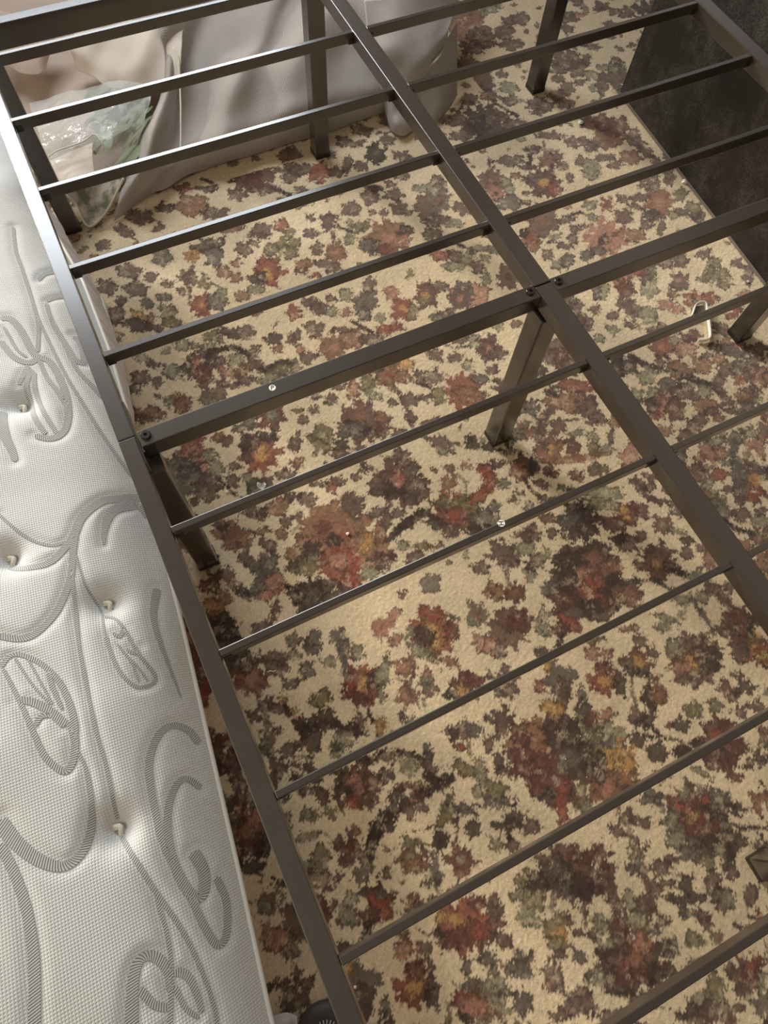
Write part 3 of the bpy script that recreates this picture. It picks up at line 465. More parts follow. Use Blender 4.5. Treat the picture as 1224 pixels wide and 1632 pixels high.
buf[:, :3] = C.reshape(-1, 3)
ca_.data.foreach_set('color', buf.ravel())
cm = NT('floral_carpet')
cm.set(Roughness=1.0, Specular_IOR_Level=0.12, Sheen_Weight=0.25, Sheen_Roughness=0.6)
at_ = cm.n('ShaderNodeVertexColor')
at_.layer_name = 'pile'
fn = cm.n('ShaderNodeTexNoise', Scale=520.0, Detail=3.0, Roughness=0.7)
cm.l(cm.coord(), fn.inputs['Vector'])
rampn = cm.n('ShaderNodeMapRange')
rampn.inputs[1].default_value = 0.3
rampn.inputs[2].default_value = 0.7
rampn.inputs[3].default_value = 0.80
rampn.inputs[4].default_value = 1.18
cm.l(fn.outputs[0], rampn.inputs[0])
mul = cm.n('ShaderNodeMix', data_type='RGBA')
mul.blend_type = 'MULTIPLY'
mul.inputs[0].default_value = 1.0
cm.l(at_.outputs[0], mul.inputs[6])
cm.l(rampn.outputs[0], mul.inputs[7])
cm.l(mul.outputs[2], cm.b.inputs['Base Color'])
fb = cm.n('ShaderNodeTexNoise', Scale=330.0, Detail=2.0)
cm.l(cm.coord(), fb.inputs['Vector'])
cm.bump(fb.outputs[0], 0.35, 0.0015)
floor = link('floor', me, cm.m)
tag(floor, kind='structure')
# the rest of the carpet, out of the photograph: same cream with loosely scattered brown motifs
om = NT('carpet_outer')
om.set(Roughness=1.0, Specular_IOR_Level=0.1)
ov = om.n('ShaderNodeTexNoise', Scale=22.0, Detail=6.0, Roughness=0.7)
om.l(om.coord(), ov.inputs['Vector'])
rp = om.n('ShaderNodeValToRGB')
rp.color_ramp.elements[0].position = 0.44
rp.color_ramp.elements[0].color = tuple(PAL['p']) + (1,)
rp.color_ramp.elements[1].position = 0.50
rp.color_ramp.elements[1].color = tuple(CREAM) + (1,)
om.l(ov.outputs[0], rp.inputs[0])
om.l(rp.outputs[0], om.b.inputs['Base Color'])
for nm, x0, x1, y0, y1 in (('floor', -2.1, GX0, -1.9, 2.48), ('floor', GX1, 2.5, -1.9, 2.48), ('floor', GX0, GX1, GY1, 3.37), ('floor', GX0, GX1, -1.9, GY0)):
    tag(box(nm, x0, x1, y0, y1, -0.03, -0.001, om.m), kind='structure')

# ------------------------------------------------------------------ bed frame
W = 0.72
XR = 0.7515            # right edge of the centre rail
XQ = 1.4915            # inner edge of the right side rail
SLY = [0.956, 0.7565, 0.5590, 0.3595, 0.1605, -0.175, -0.3721, -0.5683, -0.7637, -0.9600]
bed = empty('bed_frame', (0.735, 0.0, 0.0))
tag(bed, 'black metal platform bed frame with narrow cross slats, standing bare on the flowered carpet', 'bed frame')
def bp(name, x0, x1, y0, y1, z0, z1, mat='steel', bev=0.0015, parent=None, seg=2):
    """a beam of the frame in world coordinates, parented to the frame (or to one of its parts)"""
    par = parent or bed
    ox, oy, oz = ((bed.location.x, bed.location.y, 0) if par is bed else (bed.location.x + par.location.x, bed.location.y + par.location.y, par.location.z))
    cx, cy, cz = (x0 + x1) / 2, (y0 + y1) / 2, (z0 + z1) / 2
    me = box_mesh(name, x0 - cx, x1 - cx, y0 - cy, y1 - cy, z0 - cz, z1 - cz, bev, seg)
    return link(name, me, M[mat], par, (cx - ox, cy - oy, cz - oz))
RH = 0.031
JY = -0.0100
# side rails, each in two lengths that meet at the middle
for (x0, x1) in ((-0.0265, -0.0005), (XQ, XQ + 0.034)):
    bp('side_rail', x0, x1, JY + 0.0007, 1.040, FT - RH, FT + 0.001)
    bp('side_rail', x0, x1, -1.058, JY - 0.0007, FT - RH, FT + 0.001)
    bp('joint_sleeve', x0 + 0.003, x1 - 0.003 + (0.006 if x0 < 0 else -0.0), JY - 0.05, JY + 0.07, FT - RH - 0.002, FT - 0.003)
bp('center_rail', W - 0.001, XR + 0.001, JY + 0.0012, 1.014, FT - RH, FT + 0.001)
bp('center_rail', W - 0.001, XR + 0.001, -1.058, JY - 0.0012, FT - RH, FT + 0.001)
# end rail beyond the last slat, taller than the others
bp('end_rail', -0.0265, XQ + 0.034, 1.015, 1.040, FT - 0.033, FT + 0.017)
bp('end_rail', -0.0265, XQ + 0.034, -1.085, -1.0585, FT - 0.033, FT + 0.001)
def bolt(par, x, y, z, r=0.0062):
    base = Vector(bed.location) + (Vector(par.location) if par is not bed else Vector((0, 0, 0)))
    o = link('bolt', disc_mesh('bolt', r, 0.0035, 24, 0.0008, r * 0.36, 0.002), M['bolt'], par, Vector((x, y, z)) - base)
    return o
slat_me = {}
for i, y in enumerate(SLY):
    for x0, x1 in ((0.0, W - 0.001), (XR + 0.001, XQ)):
        zt = FT - (0.0 if x0 == 0 else 0.0005)
        s = bp('slat', x0, x1, y - 0.0105, y, zt - 0.0215, zt, bev=0.0013)
        for xa, xb in ((x0 + 0.0002, x0 + 0.014), (x1 - 0.011, x1 - 0.0002)):
            bp('end_bracket', xa, xb, y - 0.0111, y - 0.003, zt - 0.0240, zt - 0.010, 'plastic', 0.0008, s)
        if i == 6 and x0 == 0: slat_h = s
# cross beams at the middle
beamL = bp('cross_beam', 0.004, W - 0.001, -0.0325, -0.003, FT - 0.035, FT - 0.0005)
beamR = bp('cross_beam', XR + 0.001, XQ, -0.0325, -0.003, FT - 0.035, FT - 0.0005)
for par, xs in ((beamL, (0.0155, W - 0.013)), (beamR, (XR + 0.014, XQ - 0.013))):
    for x in xs: bolt(par, x, -0.0155, FT - 0.0006, 0.0078)
    for x in (xs[0] - 0.011, xs[1] - 0.011):
        pass
# legs: square tubes with plastic feet
def leg(xc, yc, top, w=0.044, d=0.044):
    l = bp('leg', xc - w / 2, xc + w / 2, yc - d / 2, yc + d / 2, 0.012, top, bev=0.003)
    bp('foot_cap', xc - w / 2 - 0.001, xc + w / 2 + 0.001, yc - d / 2 - 0.001, yc + d / 2 + 0.001, 0.0, 0.016, 'plastic', 0.003, l)
for xc in (-0.0005, 0.7355, 1.478):
    leg(xc, 1.012, FT - 0.033)
    leg(xc, -1.062, FT - 0.0335)
    leg(xc if xc > 0.1 else 0.0005, -0.040, FT - 0.0355)
# bolt holding the centre leg, on the side of the centre rail
def sticker(par, px, py, text, rot, z):
    p = at(px, py, z)
    base = Vector(bed.location) + Vector(par.location)
    s = link('sticker', disc_mesh('sticker', 0.0055, 0.0003, 32), M['white_sticker'], par, Vector(p) - base)
    cu = bpy.data.curves.new('letter', 'FONT')
    cu.body = text
    cu.size = 0.0108
    cu.offset = 0.00022
    cu.align_x = 'CENTER'
    cu.align_y = 'CENTER'
    cu.extrude = 0.0001
    dgo = bpy.data.objects.new('letter_tmp', cu)
    COL.objects.link(dgo)
    bpy.context.view_layer.update()
    me = bpy.data.meshes.new_from_object(dgo.evaluated_get(bpy.context.evaluated_depsgraph_get()))
    bpy.data.objects.remove(dgo)
    me.transform(Matrix.Rotation(rot, 4, 'Z') @ Matrix.Translation((0, 0, 0.0004)))
    me.materials.clear()
    me.materials.append(M['ink'])
    # the print is flat on the sticker: same object, second material
    bm = bmesh.new()
    bm.from_mesh(s.data)
    for f in bm.faces: f.material_index = 0
    bm.from_mesh(me)
    bm.faces.ensure_lookup_table()
    nf = len(s.data.polygons)
    for f in bm.faces[nf:]: f.material_index = 1
    bm.to_mesh(s.data)
    bm.free()
    s.data.materials.append(M['ink'])
    s['label'] = 'round white sticker printed with the letter ' + text
sticker(beamL, 434, 618, 'P', math.radians(-18), FT - 0.0005)
sticker(slat_h, 799, 834, 'H', math.radians(68), FT)
# ------------------------------------------------------------------ mattress
def interp(x, xs, ys):
    return np.interp(x, xs, ys)
def edge_x(y):
    """x of the piping that ends the quilted face"""
    return interp(y, [-1.10, -0.82, -0.65, -0.43, -0.23, -0.07, 0.15, 0.40, 0.60, 0.75, 0.92, 1.13],
                  [-0.178, -0.145, -0.122, -0.095, -0.070, -0.054, -0.030, -0.012, -0.010, -0.026, -0.040, -0.060])
def foot_x(y):
    """x where the border meets the carpet"""
    return interp(y, [-1.10, -0.5, -0.2, 0.0, 0.2, 0.33, 0.45, 0.587, 0.73, 0.93, 1.13],
                  [-0.29, -0.21, -0.165, -0.125, -0.075, -0.044, -0.022, -0.008, 0.000, -0.030, -0.060])
EZ = 0.215
TUFTS = [(28, 640, 0.27), (165, 958, 0.29), (181, 1322, 0.34), (8, 885, 0.36)]
BANDS = [
 ([(0,508),(15,508),(27,518),(39,537),(49,557),(59,567),(74,572),(86,586),(98,611),(105,635),(107,660),(102,682),(90,694),(73,697),(54,692)], 9, 9),
 ([(0,542),(15,562),(32,574),(49,576),(59,569)], 8, 8), ([(5,520),(15,537),(27,557),(42,568)], 4, 4),
 ([(20,360),(25,400),(32,420),(44,456),(56,496),(61,518),(59,560)], 3.5, 5),
 ([(59,505),(74,537),(93,576),(110,608),(130,640),(157,684),(186,726),(211,760)], 3.5, 5),
 ([(74,483),(83,513),(103,547),(120,574),(137,578)], 4, 10), ([(137,578),(135,560),(128,545),(117,535)], 12, 8),
 ([(105,557),(123,589),(145,613),(165,634)], 4, 8), ([(61,447),(71,436),(95,430)], 4, 9), ([(74,481),(86,476),(105,473)], 4, 4),
 ([(49,586),(40,611),(42,635),(54,665),(71,690)], 7, 7), ([(53,591),(54,621),(64,648),(81,677),(90,690)], 6, 6),
 ([(61,572),(74,601),(91,623),(105,645)], 5, 8), ([(-4,652),(7,694),(18,718),(23,734)], 16, 8), ([(44,581),(32,603),(27,611)], 7, 5),
 ([(236,792),(215,792),(194,793),(167,796),(147,807),(128,826),(117,851),(103,871),(81,893),(56,901),(25,902),(3,896)], 13, 8),
 ([(220,800),(181,812),(167,838),(164,868)], 20, 3), ([(196,798),(219,804),(236,826)], 8, 8),
 ([(122,832),(115,879),(111,918),(97,957),(81,984),(53,1010),(28,1017),(-4,1012)], 8, 9),
 ([(-4,818),(28,846),(56,862),(83,868),(103,862)], 4, 4),
 ([(111,896),(117,962),(125,1032),(139,1101),(155,1173),(169,1222),(178,1269),(180,1308)], 5, 4),
 ([(184,1330),(216,1373),(248,1423),(288,1481),(317,1538),(340,1600),(347,1640)], 6, 4),
 ([(119,882),(133,929),(156,973),(167,1012)], 2.5, 2.5),
 ([(161,979),(181,984),(200,1007),(219,1040),(247,1076),(242,1091),(219,1095),(194,1075),(178,1046),(167,1012)], 4, 5),
 ([(186,1026),(211,1059),(222,1087)], 3, 3), ([(194,1037),(219,1062),(236,1086)], 2.5, 2.5), ([(178,1007),(190,1014),(196,1000)], 5, 6),
 ([(200,1034),(214,1041),(219,1032)], 4, 7), ([(250,937),(244,976),(250,1007),(267,1054),(289,1112)], 10, 1.5),
 ([(0,1064),(14,1045),(33,1043),(64,1057),(92,1084),(111,1123),(119,1157),(117,1178)], 5, 9),
 ([(3,1065),(19,1095),(36,1129),(53,1168),(72,1207),(101,1229),(115,1215),(119,1182),(112,1150)], 4, 10),
 ([(28,1115),(50,1118),(78,1132),(105,1156)], 9, 12), ([(55,1158),(65,1142),(82,1138)], 6, 8),
 ([(22,1048),(50,1090),(80,1122)], 3, 3), ([(42,1048),(61,1082),(83,1122)], 2.5, 2.5), ([(77,1070),(81,1090),(99,1131)], 7, 4),
 ([(115,1182),(137,1229),(144,1294),(133,1351),(104,1380),(65,1373),(25,1344),(-4,1308)], 2, 17),
 ([(-3,1345),(22,1395),(43,1459),(54,1538),(54,1640)], 10, 12),
 ([(317,1185),(299,1163),(270,1157),(248,1179),(237,1222),(245,1287),(263,1351),(299,1420),(324,1474),(347,1506),(361,1488),(361,1438),(345,1398)], 9, 8),
 ([(320,1256),(297,1241),(279,1254),(267,1294),(270,1351),(288,1402),(311,1431),(324,1423),(324,1388),(308,1358)], 7, 14),
 ([(209,1640),(212,1564),(223,1530),(245,1524),(266,1546),(271,1578)], 14, 9), ([(223,1576),(243,1600),(268,1607)], 8, 8),
 ([(248,1431),(266,1492),(272,1546),(270,1640)], 4, 6), ([(277,1549),(295,1553),(309,1574),(322,1614)], 9, 6), ([(279,1574),(295,1607),(317,1622)], 6, 4)]
def face_base(x, y):
    u = np.maximum(edge_x(y) - x, 0.0)
    slope = interp(y, [-1.1, -0.8, -0.4, 0.0, 0.5, 1.1], [0.50, 0.46, 0.36, 0.24, 0.12, 0.05])
    crown = interp(y, [-1.1, -0.2, 0.4, 1.1], [0.105, 0.095, 0.075, 0.06])
    z = EZ + crown * (1 - np.exp(-u / 0.055)) + slope * u * (1 - np.exp(-u / 0.15))
    return z
def on_face(px, py, f):
    z = 0.3
    for _ in range(40):
        p = at(px, py, z)
        z = z + 0.6 * (float(f(p[0], p[1])) - z)
    p = at(px, py, z)
    return np.array([p[0], p[1], z])
tuft_p = [on_face(px, py, face_base) for px, py, _ in TUFTS]
# samples of the band outlines, for the stitched grooves
def resample(pts, step):
    P = [np.array(p, float) for p in pts]
    out = []
    n = len(P)
    for i in range(n - 1):
        p0, p1, p2, p3 = P[max(i - 1, 0)], P[i], P[i + 1], P[min(i + 2, n - 1)]
        k = max(2, int(np.linalg.norm(p2 - p1) / step))
        for j in range(k):
            t = j / k
            out.append(0.5 * ((2 * p1) + (-p0 + p2) * t + (2 * p0 - 5 * p1 + 4 * p2 - p3) * t * t + (-p0 + 3 * p1 - 3 * p2 + p3) * t ** 3))
    out.append(P[-1])
    return np.array(out)
band_lines = []
for pts, w0, w1 in BANDS:
    q = resample(pts, 4.0)
    W3 = np.array([on_face(a, b, face_base) for a, b in q])
    wpx = np.linspace(w0, w1, len(q))
    dist = np.linalg.norm(W3 - CAM, axis=1)
    hw = wpx * 0.5 * dist / F_PX
    band_lines.append((W3, hw))
mx = np.concatenate([-np.linspace(0, 0.62, 156), -np.linspace(0.64, 1.10, 24)])       # distance inwards from the piping
my = np.concatenate([np.linspace(-1.12, 0.9, 500), np.linspace(0.91, 1.13, 20)])
MY, MU = np.meshgrid(my, -mx, indexing='ij')
MX = edge_x(MY) - MU
H = face_base(MX, MY)
gro = np.zeros_like(H)
for W3, hw in band_lines:
    for (a, b, _), h in zip(W3, hw):
        i0, i1 = np.searchsorted(my, (b - 0.045, b + 0.045))
        if i1 <= i0: continue
        u0 = float(edge_x(b)) - a
        j0, j1 = np.searchsorted(-mx, (u0 - 0.05, u0 + 0.05))
        if j1 <= j0: continue
        sl = (slice(i0, i1), slice(j0, j1))
        d = np.maximum(np.hypot(MX[sl] - a, MY[sl] - b) - h, 0)
        gro[sl] = np.maximum(gro[sl], np.exp(-(d / 0.0075) ** 2))
tuf = np.zeros_like(H)
for p in tuft_p:
    d = np.hypot(MX - p[0], MY - p[1])
    tuf += 0.020 * np.exp(-(d / 0.030) ** 2) + 0.012 * np.exp(-(d / 0.011) ** 2)
soft = 0.006 * (vnoise(MX, MY, 0.16, 21) - 0.5) + 0.003 * (vnoise(MX, MY, 0.07, 22) - 0.5)
rim = np.clip(MU / 0.02, 0, 1)
H2 = H - 0.0026 * gro * rim - tuf + soft * rim
def grid_lookup(G, x, y):
    """value of a face grid at x, y (bilinear)"""
    u = np.clip(edge_x(y) - x, 0, 1.09)
    fi = np.interp(y, my, np.arange(len(my)))
    fj = np.interp(u, -mx, np.arange(len(mx)))
    i = np.clip(fi.astype(int) if hasattr(fi, 'astype') else int(fi), 0, len(my) - 2)
    j = np.clip(fj.astype(int) if hasattr(fj, 'astype') else int(fj), 0, len(mx) - 2)
    a = fi - i
    b = fj - j
    return (G[i, j] * (1 - a) * (1 - b) + G[i + 1, j] * a * (1 - b) + G[i, j + 1] * (1 - a) * b + G[i + 1, j + 1] * a * b)
mat_root = empty('mattress', (-0.5, 0.0, 0.0))
tag(mat_root, 'white quilted mattress with grey scroll stitching, lying beside the bed frame on the carpet', 'mattress')
OFF = np.array([0.5, 0.0, 0.0])
# knitted face: staggered dimples
kn = NT('white_knit')
kn.set(Base_Color=rgb(220, 222, 220), Roughness=0.92, Specular_IOR_Level=0.1, Sheen_Weight=0.0)
uvn = kn.coord('UV')
sep = kn.n('ShaderNodeSeparateXYZ')
kn.l(uvn, sep.inputs[0])
def mth(m, op, a, b=None, c=None):
    nd = m.n('ShaderNodeMath', operation=op)
    for i, v in enumerate((a, b, c)):
        if v is None: continue
        if isinstance(v, (int, float)): nd.inputs[i].default_value = v
        else: m.l(v, nd.inputs[i])
    return nd.outputs[0]
PER = 0.0072
su = mth(kn, 'SINE', mth(kn, 'MULTIPLY', sep.outputs[0], 2 * math.pi / PER))
sv = mth(kn, 'SINE', mth(kn, 'MULTIPLY', sep.outputs[1], 2 * math.pi / (PER * 1.15)))
pr_ = mth(kn, 'MULTIPLY', su, sv)
dim = mth(kn, 'POWER', mth(kn, 'ABSOLUTE', pr_), 1.5)
nzk = kn.n('ShaderNodeTexNoise', Scale=900.0, Detail=1.0)
kn.l(kn.coord(), nzk.inputs['Vector'])
hh = mth(kn, 'ADD', mth(kn, 'MULTIPLY', dim, -1.0), mth(kn, 'MULTIPLY', nzk.outputs[0], 0.25))
kn.bump(hh, 0.42, 0.0012)
M['knit'] = kn.m
UV = np.stack([MU, MY], -1)
P = np.stack([MX, MY, H2], -1) + OFF
link('quilted_face', grid_mesh('quilted_face', P[::-1], uv=UV[::-1]), M['knit'], mat_root)
# satin border with gathers, between the two pipings
sat = NT('satin_border')
sat.set(Base_Color=rgb(240, 236, 242), Roughness=0.38, Specular_IOR_Level=0.6, Sheen_Weight=0.2)
by = np.linspace(-1.12, 1.13, 700)
bt = np.linspace(0, 1, 16)
BT, BY = np.meshgrid(bt, by)
e, f_ = edge_x(BY), foot_x(BY)
bulge = 0.010 * np.sin(math.pi * BT)
wr = (vnoise(BY * 1.0, BT * 0.05 + BY * 0.35, 0.018, 31) - 0.5) * 0.013 * np.sin(math.pi * BT) + 0.0045 * np.sin(BY * 300 + BT * 6 + 5 * vnoise(BY, BT * 0.1, 0.08, 33)) * np.sin(math.pi * BT)
BX = e + (f_ - e) * BT + bulge + wr - 0.002
BZ = (EZ - 0.006) * (1 - BT) + 0.010 * BT
link('border', grid_mesh('border', np.stack([BX, BY, BZ], -1) + OFF), sat.m, mat_root)
# sides and underside close the body
def strip(name, rows, mat):
    link(name, grid_mesh(name, np.array(rows) + OFF), mat, mat_root)
far_y, near_y = 1.13, -1.12
for yy, nm in ((far_y, 'end_border'), (near_y, 'end_border')):
    i = -1 if yy > 0 else 0
    top = P[i] - OFF
    rows = []
    for t in np.linspace(0, 1, 6):
        r = top.copy()
        bx = np.interp(np.linspace(0, 1, len(r)), [0, 1], [float(foot_x(yy)), float(edge_x(yy)) - 1.10])
        r[:, 0] = r[:, 0] * (1 - t) + bx * t
        r[:, 2] = r[:, 2] * (1 - t) + 0.010 * t
        r[:, 1] = yy + (0.02 if yy > 0 else -0.02) * math.sin(math.pi * t)
        rows.append(r)
    strip(nm, rows, sat.m)
under = [[(float(foot_x(y)), y, 0.010), (float(edge_x(y)) - 1.10, y, 0.010)] for y in np.linspace(near_y, far_y, 30)]
strip('underside', under, sat.m)
back = [[(float(edge_x(y)) - 1.10, y, 0.010), (float(edge_x(y)) - 1.10, y, float(P[k, -1, 2]))] for k, y in list(enumerate(my))[::12] + [(len(my) - 1, my[-1])]]
strip('border', back, sat.m)
pipe = plain('white_piping', rgb(222, 220, 214), 0.6, 0.3)
ly = np.linspace(-1.12, 1.13, 180)
link('piping', tube_mesh('piping', [(float(edge_x(y)) + 0.5 + 0.001, y, EZ - 0.001) for y in ly], 0.0042, 8), pipe, mat_root)
link('piping', tube_mesh('piping', [(float(foot_x(y)) + 0.5 + 0.001, y, 0.0085) for y in ly], 0.0045, 8), pipe, mat_root)
# stitched bands: ribbed ribbons lying in the grooves
rb = NT('ribbed_stitching')
rb.set(Roughness=0.8, Specular_IOR_Level=0.2)
ruv = rb.coord('UV')
rsep = rb.n('ShaderNodeSeparateXYZ')
rb.l(ruv, rsep.inputs[0])
ph = mth(rb, 'ADD', mth(rb, 'MULTIPLY', rsep.outputs[0], 2 * math.pi / 0.0035), mth(rb, 'MULTIPLY', rsep.outputs[1], 2 * math.pi / 0.0075))
sn = mth(rb, 'SINE', ph)
rampb = rb.n('ShaderNodeValToRGB')
rampb.color_ramp.elements[0].position = 0.38
rampb.color_ramp.elements[0].color = rgb(140, 142, 142)
rampb.color_ramp.elements[1].position = 0.62
rampb.color_ramp.elements[1].color = rgb(212, 213, 210)
rb.l(mth(rb, 'MULTIPLY_ADD', sn, 0.5, 0.5), rampb.inputs[0])
rb.l(rampb.outputs[0], rb.b.inputs['Base Color'])
rb.bump(sn, 0.4, 0.0005)
for W3, hw in band_lines:
    n = len(W3)
    pts = W3[:, :2]
    tng = np.gradient(pts, axis=0)
    tng /= np.linalg.norm(tng, axis=1)[:, None] + 1e-9
    nrm = np.stack([-tng[:, 1], tng[:, 0]], 1)
    # the outline bulges and narrows a little, ends rounded off
    cap = np.clip(np.minimum(np.arange(n), np.arange(n)[::-1]) / 1.2 + 0.25, 0, 1)
    ww = hw * cap * (1 + 0.0 * hw)
    K = 5
    G = np.zeros((n, K, 3))
    uvg = np.zeros((n, K, 2))
    s = np.concatenate([[0], np.cumsum(np.linalg.norm(np.diff(W3, axis=0), axis=1))])
    for k in range(K):
        v = (k / (K - 1) * 2 - 1)
        xy = pts + nrm * (ww * v)[:, None]
        G[:, k, 0] = xy[:, 0]
        G[:, k, 1] = xy[:, 1]
        G[:, k, 2] = grid_lookup(H2, xy[:, 0], xy[:, 1]) + 0.0009
        uvg[:, k, 0] = s
        uvg[:, k, 1] = ww * v
    ok = (edge_x(G[:, :, 1]) - G[:, :, 0]).min(axis=1) > 0.001
    if ok.sum() < 3: continue
    G, uvg = G[ok], uvg[ok]
    o = link('stitched_band', grid_mesh('stitched_band', G + OFF, uv=uvg), rb.m, mat_root)
# tufts of yarn that tie the quilting down
yarn = plain('cream_yarn', rgb(232, 228, 214), 0.8, 0.2, bump=0.4, bump_scale=900)
for i, p in enumerate(tuft_p):
    zz = float(grid_lookup(H2, p[0], p[1]))
    c = np.array([p[0], p[1], zz]) + OFF
    rt_ = random.Random(40 + i)
    ax = math.radians(62 + rt_.uniform(-12, 12)) + math.pi * 0.25
    L = 0.015
    pts = []
    for k in range(19):
        t = k / 18
        s_ = (t - 0.5) * 2
        off = 0.0035 * math.sin(t * math.pi * 3)
        pts.append((c[0] + math.cos(ax) * s_ * L - math.sin(ax) * off, c[1] + math.sin(ax) * s_ * L + math.cos(ax) * off, c[2] + 0.004 + 0.007 * math.sin(math.pi * t)))
    tu = link('tuft', tube_mesh('tuft', pts, [0.0018 + 0.0022 * math.sin(math.pi * k / 18) for k in range(19)], 8), yarn, mat_root)
    pts2 = [(a + 0.003 * math.sin(k), b - 0.004, cc - 0.001) for k, (a, b, cc) in enumerate(pts[3:15])]
    link('strand', tube_mesh('strand', pts2, 0.0017, 7), yarn, tu)
# ------------------------------------------------------------------ curtain heap, plastic bag
def cr_grid(rows, sub_r, sub_c):
    """smooth surface through rows of control points (x, y, z)"""
    G = np.array(rows, float)
    def up(A, n):
        m = A.shape[0]
        out = []
        for i in range(m - 1):
            p0, p1, p2, p3 = A[max(i - 1, 0)], A[i], A[i + 1], A[min(i + 2, m - 1)]
            for j in range(n):
                t = j / n
                out.append(0.5 * ((2 * p1) + (-p0 + p2) * t + (2 * p0 - 5 * p1 + 4 * p2 - p3) * t * t + (-p0 + 3 * p1 - 3 * p2 + p3) * t ** 3))
        out.append(A[-1])
        return np.array(out)
    G = up(G, sub_r)
    G = up(G.transpose(1, 0, 2), sub_c).transpose(1, 0, 2)
    return G
def cloth(name, rows, mat, parent, sub=10, thick=0.0015, wave=0.0, label=None, wscale=0.05, seed=3):
    W3 = [[at(px, py, z) for px, py, z in r] for r in rows]
    G = cr_grid(W3, sub, sub)
    if wave:
        G[:, :, 2] += wave * (vnoise(G[:, :, 0], G[:, :, 1], wscale, seed) - 0.5) * 2
    G[:, :, 2] = np.maximum(G[:, :, 2], 0.003)
    # cloth coordinates in metres for the weave
    du = np.concatenate([np.zeros((1, G.shape[1])), np.cumsum(np.linalg.norm(np.diff(G, axis=0), axis=2), axis=0)])
    dv = np.concatenate([np.zeros((G.shape[0], 1)), np.cumsum(np.linalg.norm(np.diff(G, axis=1), axis=2), axis=1)], axis=1)
    uv = np.stack([du, dv], -1)
    base = np.array(parent.location)
    me_ = grid_mesh(name, (G - base)[::-1], uv=uv[::-1])
    o = link(name, me_, mat, parent)
    if thick:
        md = o.modifiers.new('thickness', 'SOLIDIFY')
        md.thickness = thick
        md.offset = 0
    if label: o['label'] = label
    return o, G
wv = NT('woven_linen')
wv.set(Base_Color=rgb(176, 166, 158), Roughness=0.9, Specular_IOR_Level=0.15, Sheen_Weight=0.1)
wuv = wv.n('ShaderNodeSeparateXYZ')
wv.l(wv.coord('UV'), wuv.inputs[0])
w1 = mth(wv, 'SINE', mth(wv, 'MULTIPLY', wuv.outputs[0], 2 * math.pi / 0.0062))
w2 = mth(wv, 'SINE', mth(wv, 'MULTIPLY', wuv.outputs[1], 2 * math.pi / 0.0062))
wp = mth(wv, 'MULTIPLY', w1, w2)
wn = wv.n('ShaderNodeTexNoise', Scale=60.0, Detail=5.0)
wv.l(wv.coord(), wn.inputs['Vector'])
wmx = wv.n('ShaderNodeMix', data_type='RGBA')
wmx.inputs[6].default_value = rgb(152, 142, 134)
wmx.inputs[7].default_value = rgb(196, 188, 180)
wv.l(mth(wv, 'MULTIPLY_ADD', wp, 0.22, 0.5), wmx.inputs[0])
wv.l(wmx.outputs[2], wv.b.inputs['Base Color'])
wv.bump(wp, 0.45, 0.0014)
wv.set(Subsurface_Weight=0.0)
lin_m = plain('cream_lining', rgb(222, 208, 192), 0.75, 0.25, 5, 0.04, 0.25, 120)
hem_m = plain('cream_hem', rgb(226, 216, 198), 0.7, 0.25)
cur = empty('curtain', (0.5, 1.3, 0.0))
tag(cur, 'taupe woven curtain with cream lining, heaped on the carpet beyond the bed frame', 'curtain')
Z0 = 0.004
# main body, from the seam by the lining to the right-hand corner
rows = [
 [(181,352,Z0),(214,330,Z0),(243,311,Z0),(266,303,Z0),(300,282,Z0),(345,262,Z0),(400,246,Z0),(462,228,Z0),(540,204,Z0),(600,182,Z0),(642,168,Z0)],
 [(184,338,.02),(216,312,.04),(243,294,.05),(268,282,.03),(302,262,.05),(348,244,.05),(403,226,.06),(463,208,.05),(540,182,.06),(602,162,.05),(646,150,.05)],
 [(190,318,.04),(222,286,.09),(250,268,.07),(276,262,.05),(306,232,.10),(352,218,.07),(406,196,.12),(466,178,.08),(542,152,.12),(606,138,.07),(652,128,.08)],
 [(200,284,.05),(234,248,.11),(262,232,.08),(284,228,.05),(318,192,.12),(360,182,.08),(414,158,.15),(470,142,.10),(546,120,.14),(610,112,.09),(662,100,.10)],
 [(214,240,.06),(246,206,.13),(272,196,.09),(288,196,.06),(330,150,.15),(372,142,.10),(424,118,.18),(480,104,.12),(552,86,.17),(616,84,.10),(676,74,.12)],
 [(236,196,.08),(258,164,.14),(278,158,.10),(292,158,.08),(340,108,.17),(390,100,.11),(436,80,.20),(492,66,.14),(560,52,.20),(622,54,.13),(690,48,.14)],
 [(262,128,.12),(272,114,.14),(284,110,.12),(300,112,.10),(350,66,.19),(408,58,.12),(450,40,.21),(506,28,.16),(568,18,.22),(630,22,.16),(704,22,.15)],
 [(262,82,.16),(270,70,.16),(288,66,.15),(316,62,.12),(364,26,.20),(424,16,.14),(464,2,.22),(520,-8,.18),(580,-14,.22),(640,-10,.18),(716,-8,.16)],
 [(252,44,.20),(268,34,.20),(298,20,.18),(335,0,.16),(384,-20,.22),(440,-30,.18),(484,-40,.24),(540,-50,.22),(600,-56,.24),(660,-50,.20),(726,-40,.18)],
 [(240,-30,.24),(266,-50,.26),(306,-60,.24),(350,-66,.22),(400,-80,.26),(456,-90,.24),(504,-100,.28),(560,-110,.28),(620,-116,.28),(680,-110,.24),(735,-100,.22)],
]
rows = [[(p[0], p[1], p[2] if k < 4 or p[2] < 0.01 else sum(q[2] for q in r[k - 1:k + 2]) / len(r[k - 1:k + 2])) for k, p in enumerate(r)] for r in rows]
cloth('woven_panel', rows, wv.m, cur, 12, 0.002, 0.016, wscale=0.11, seed=51)
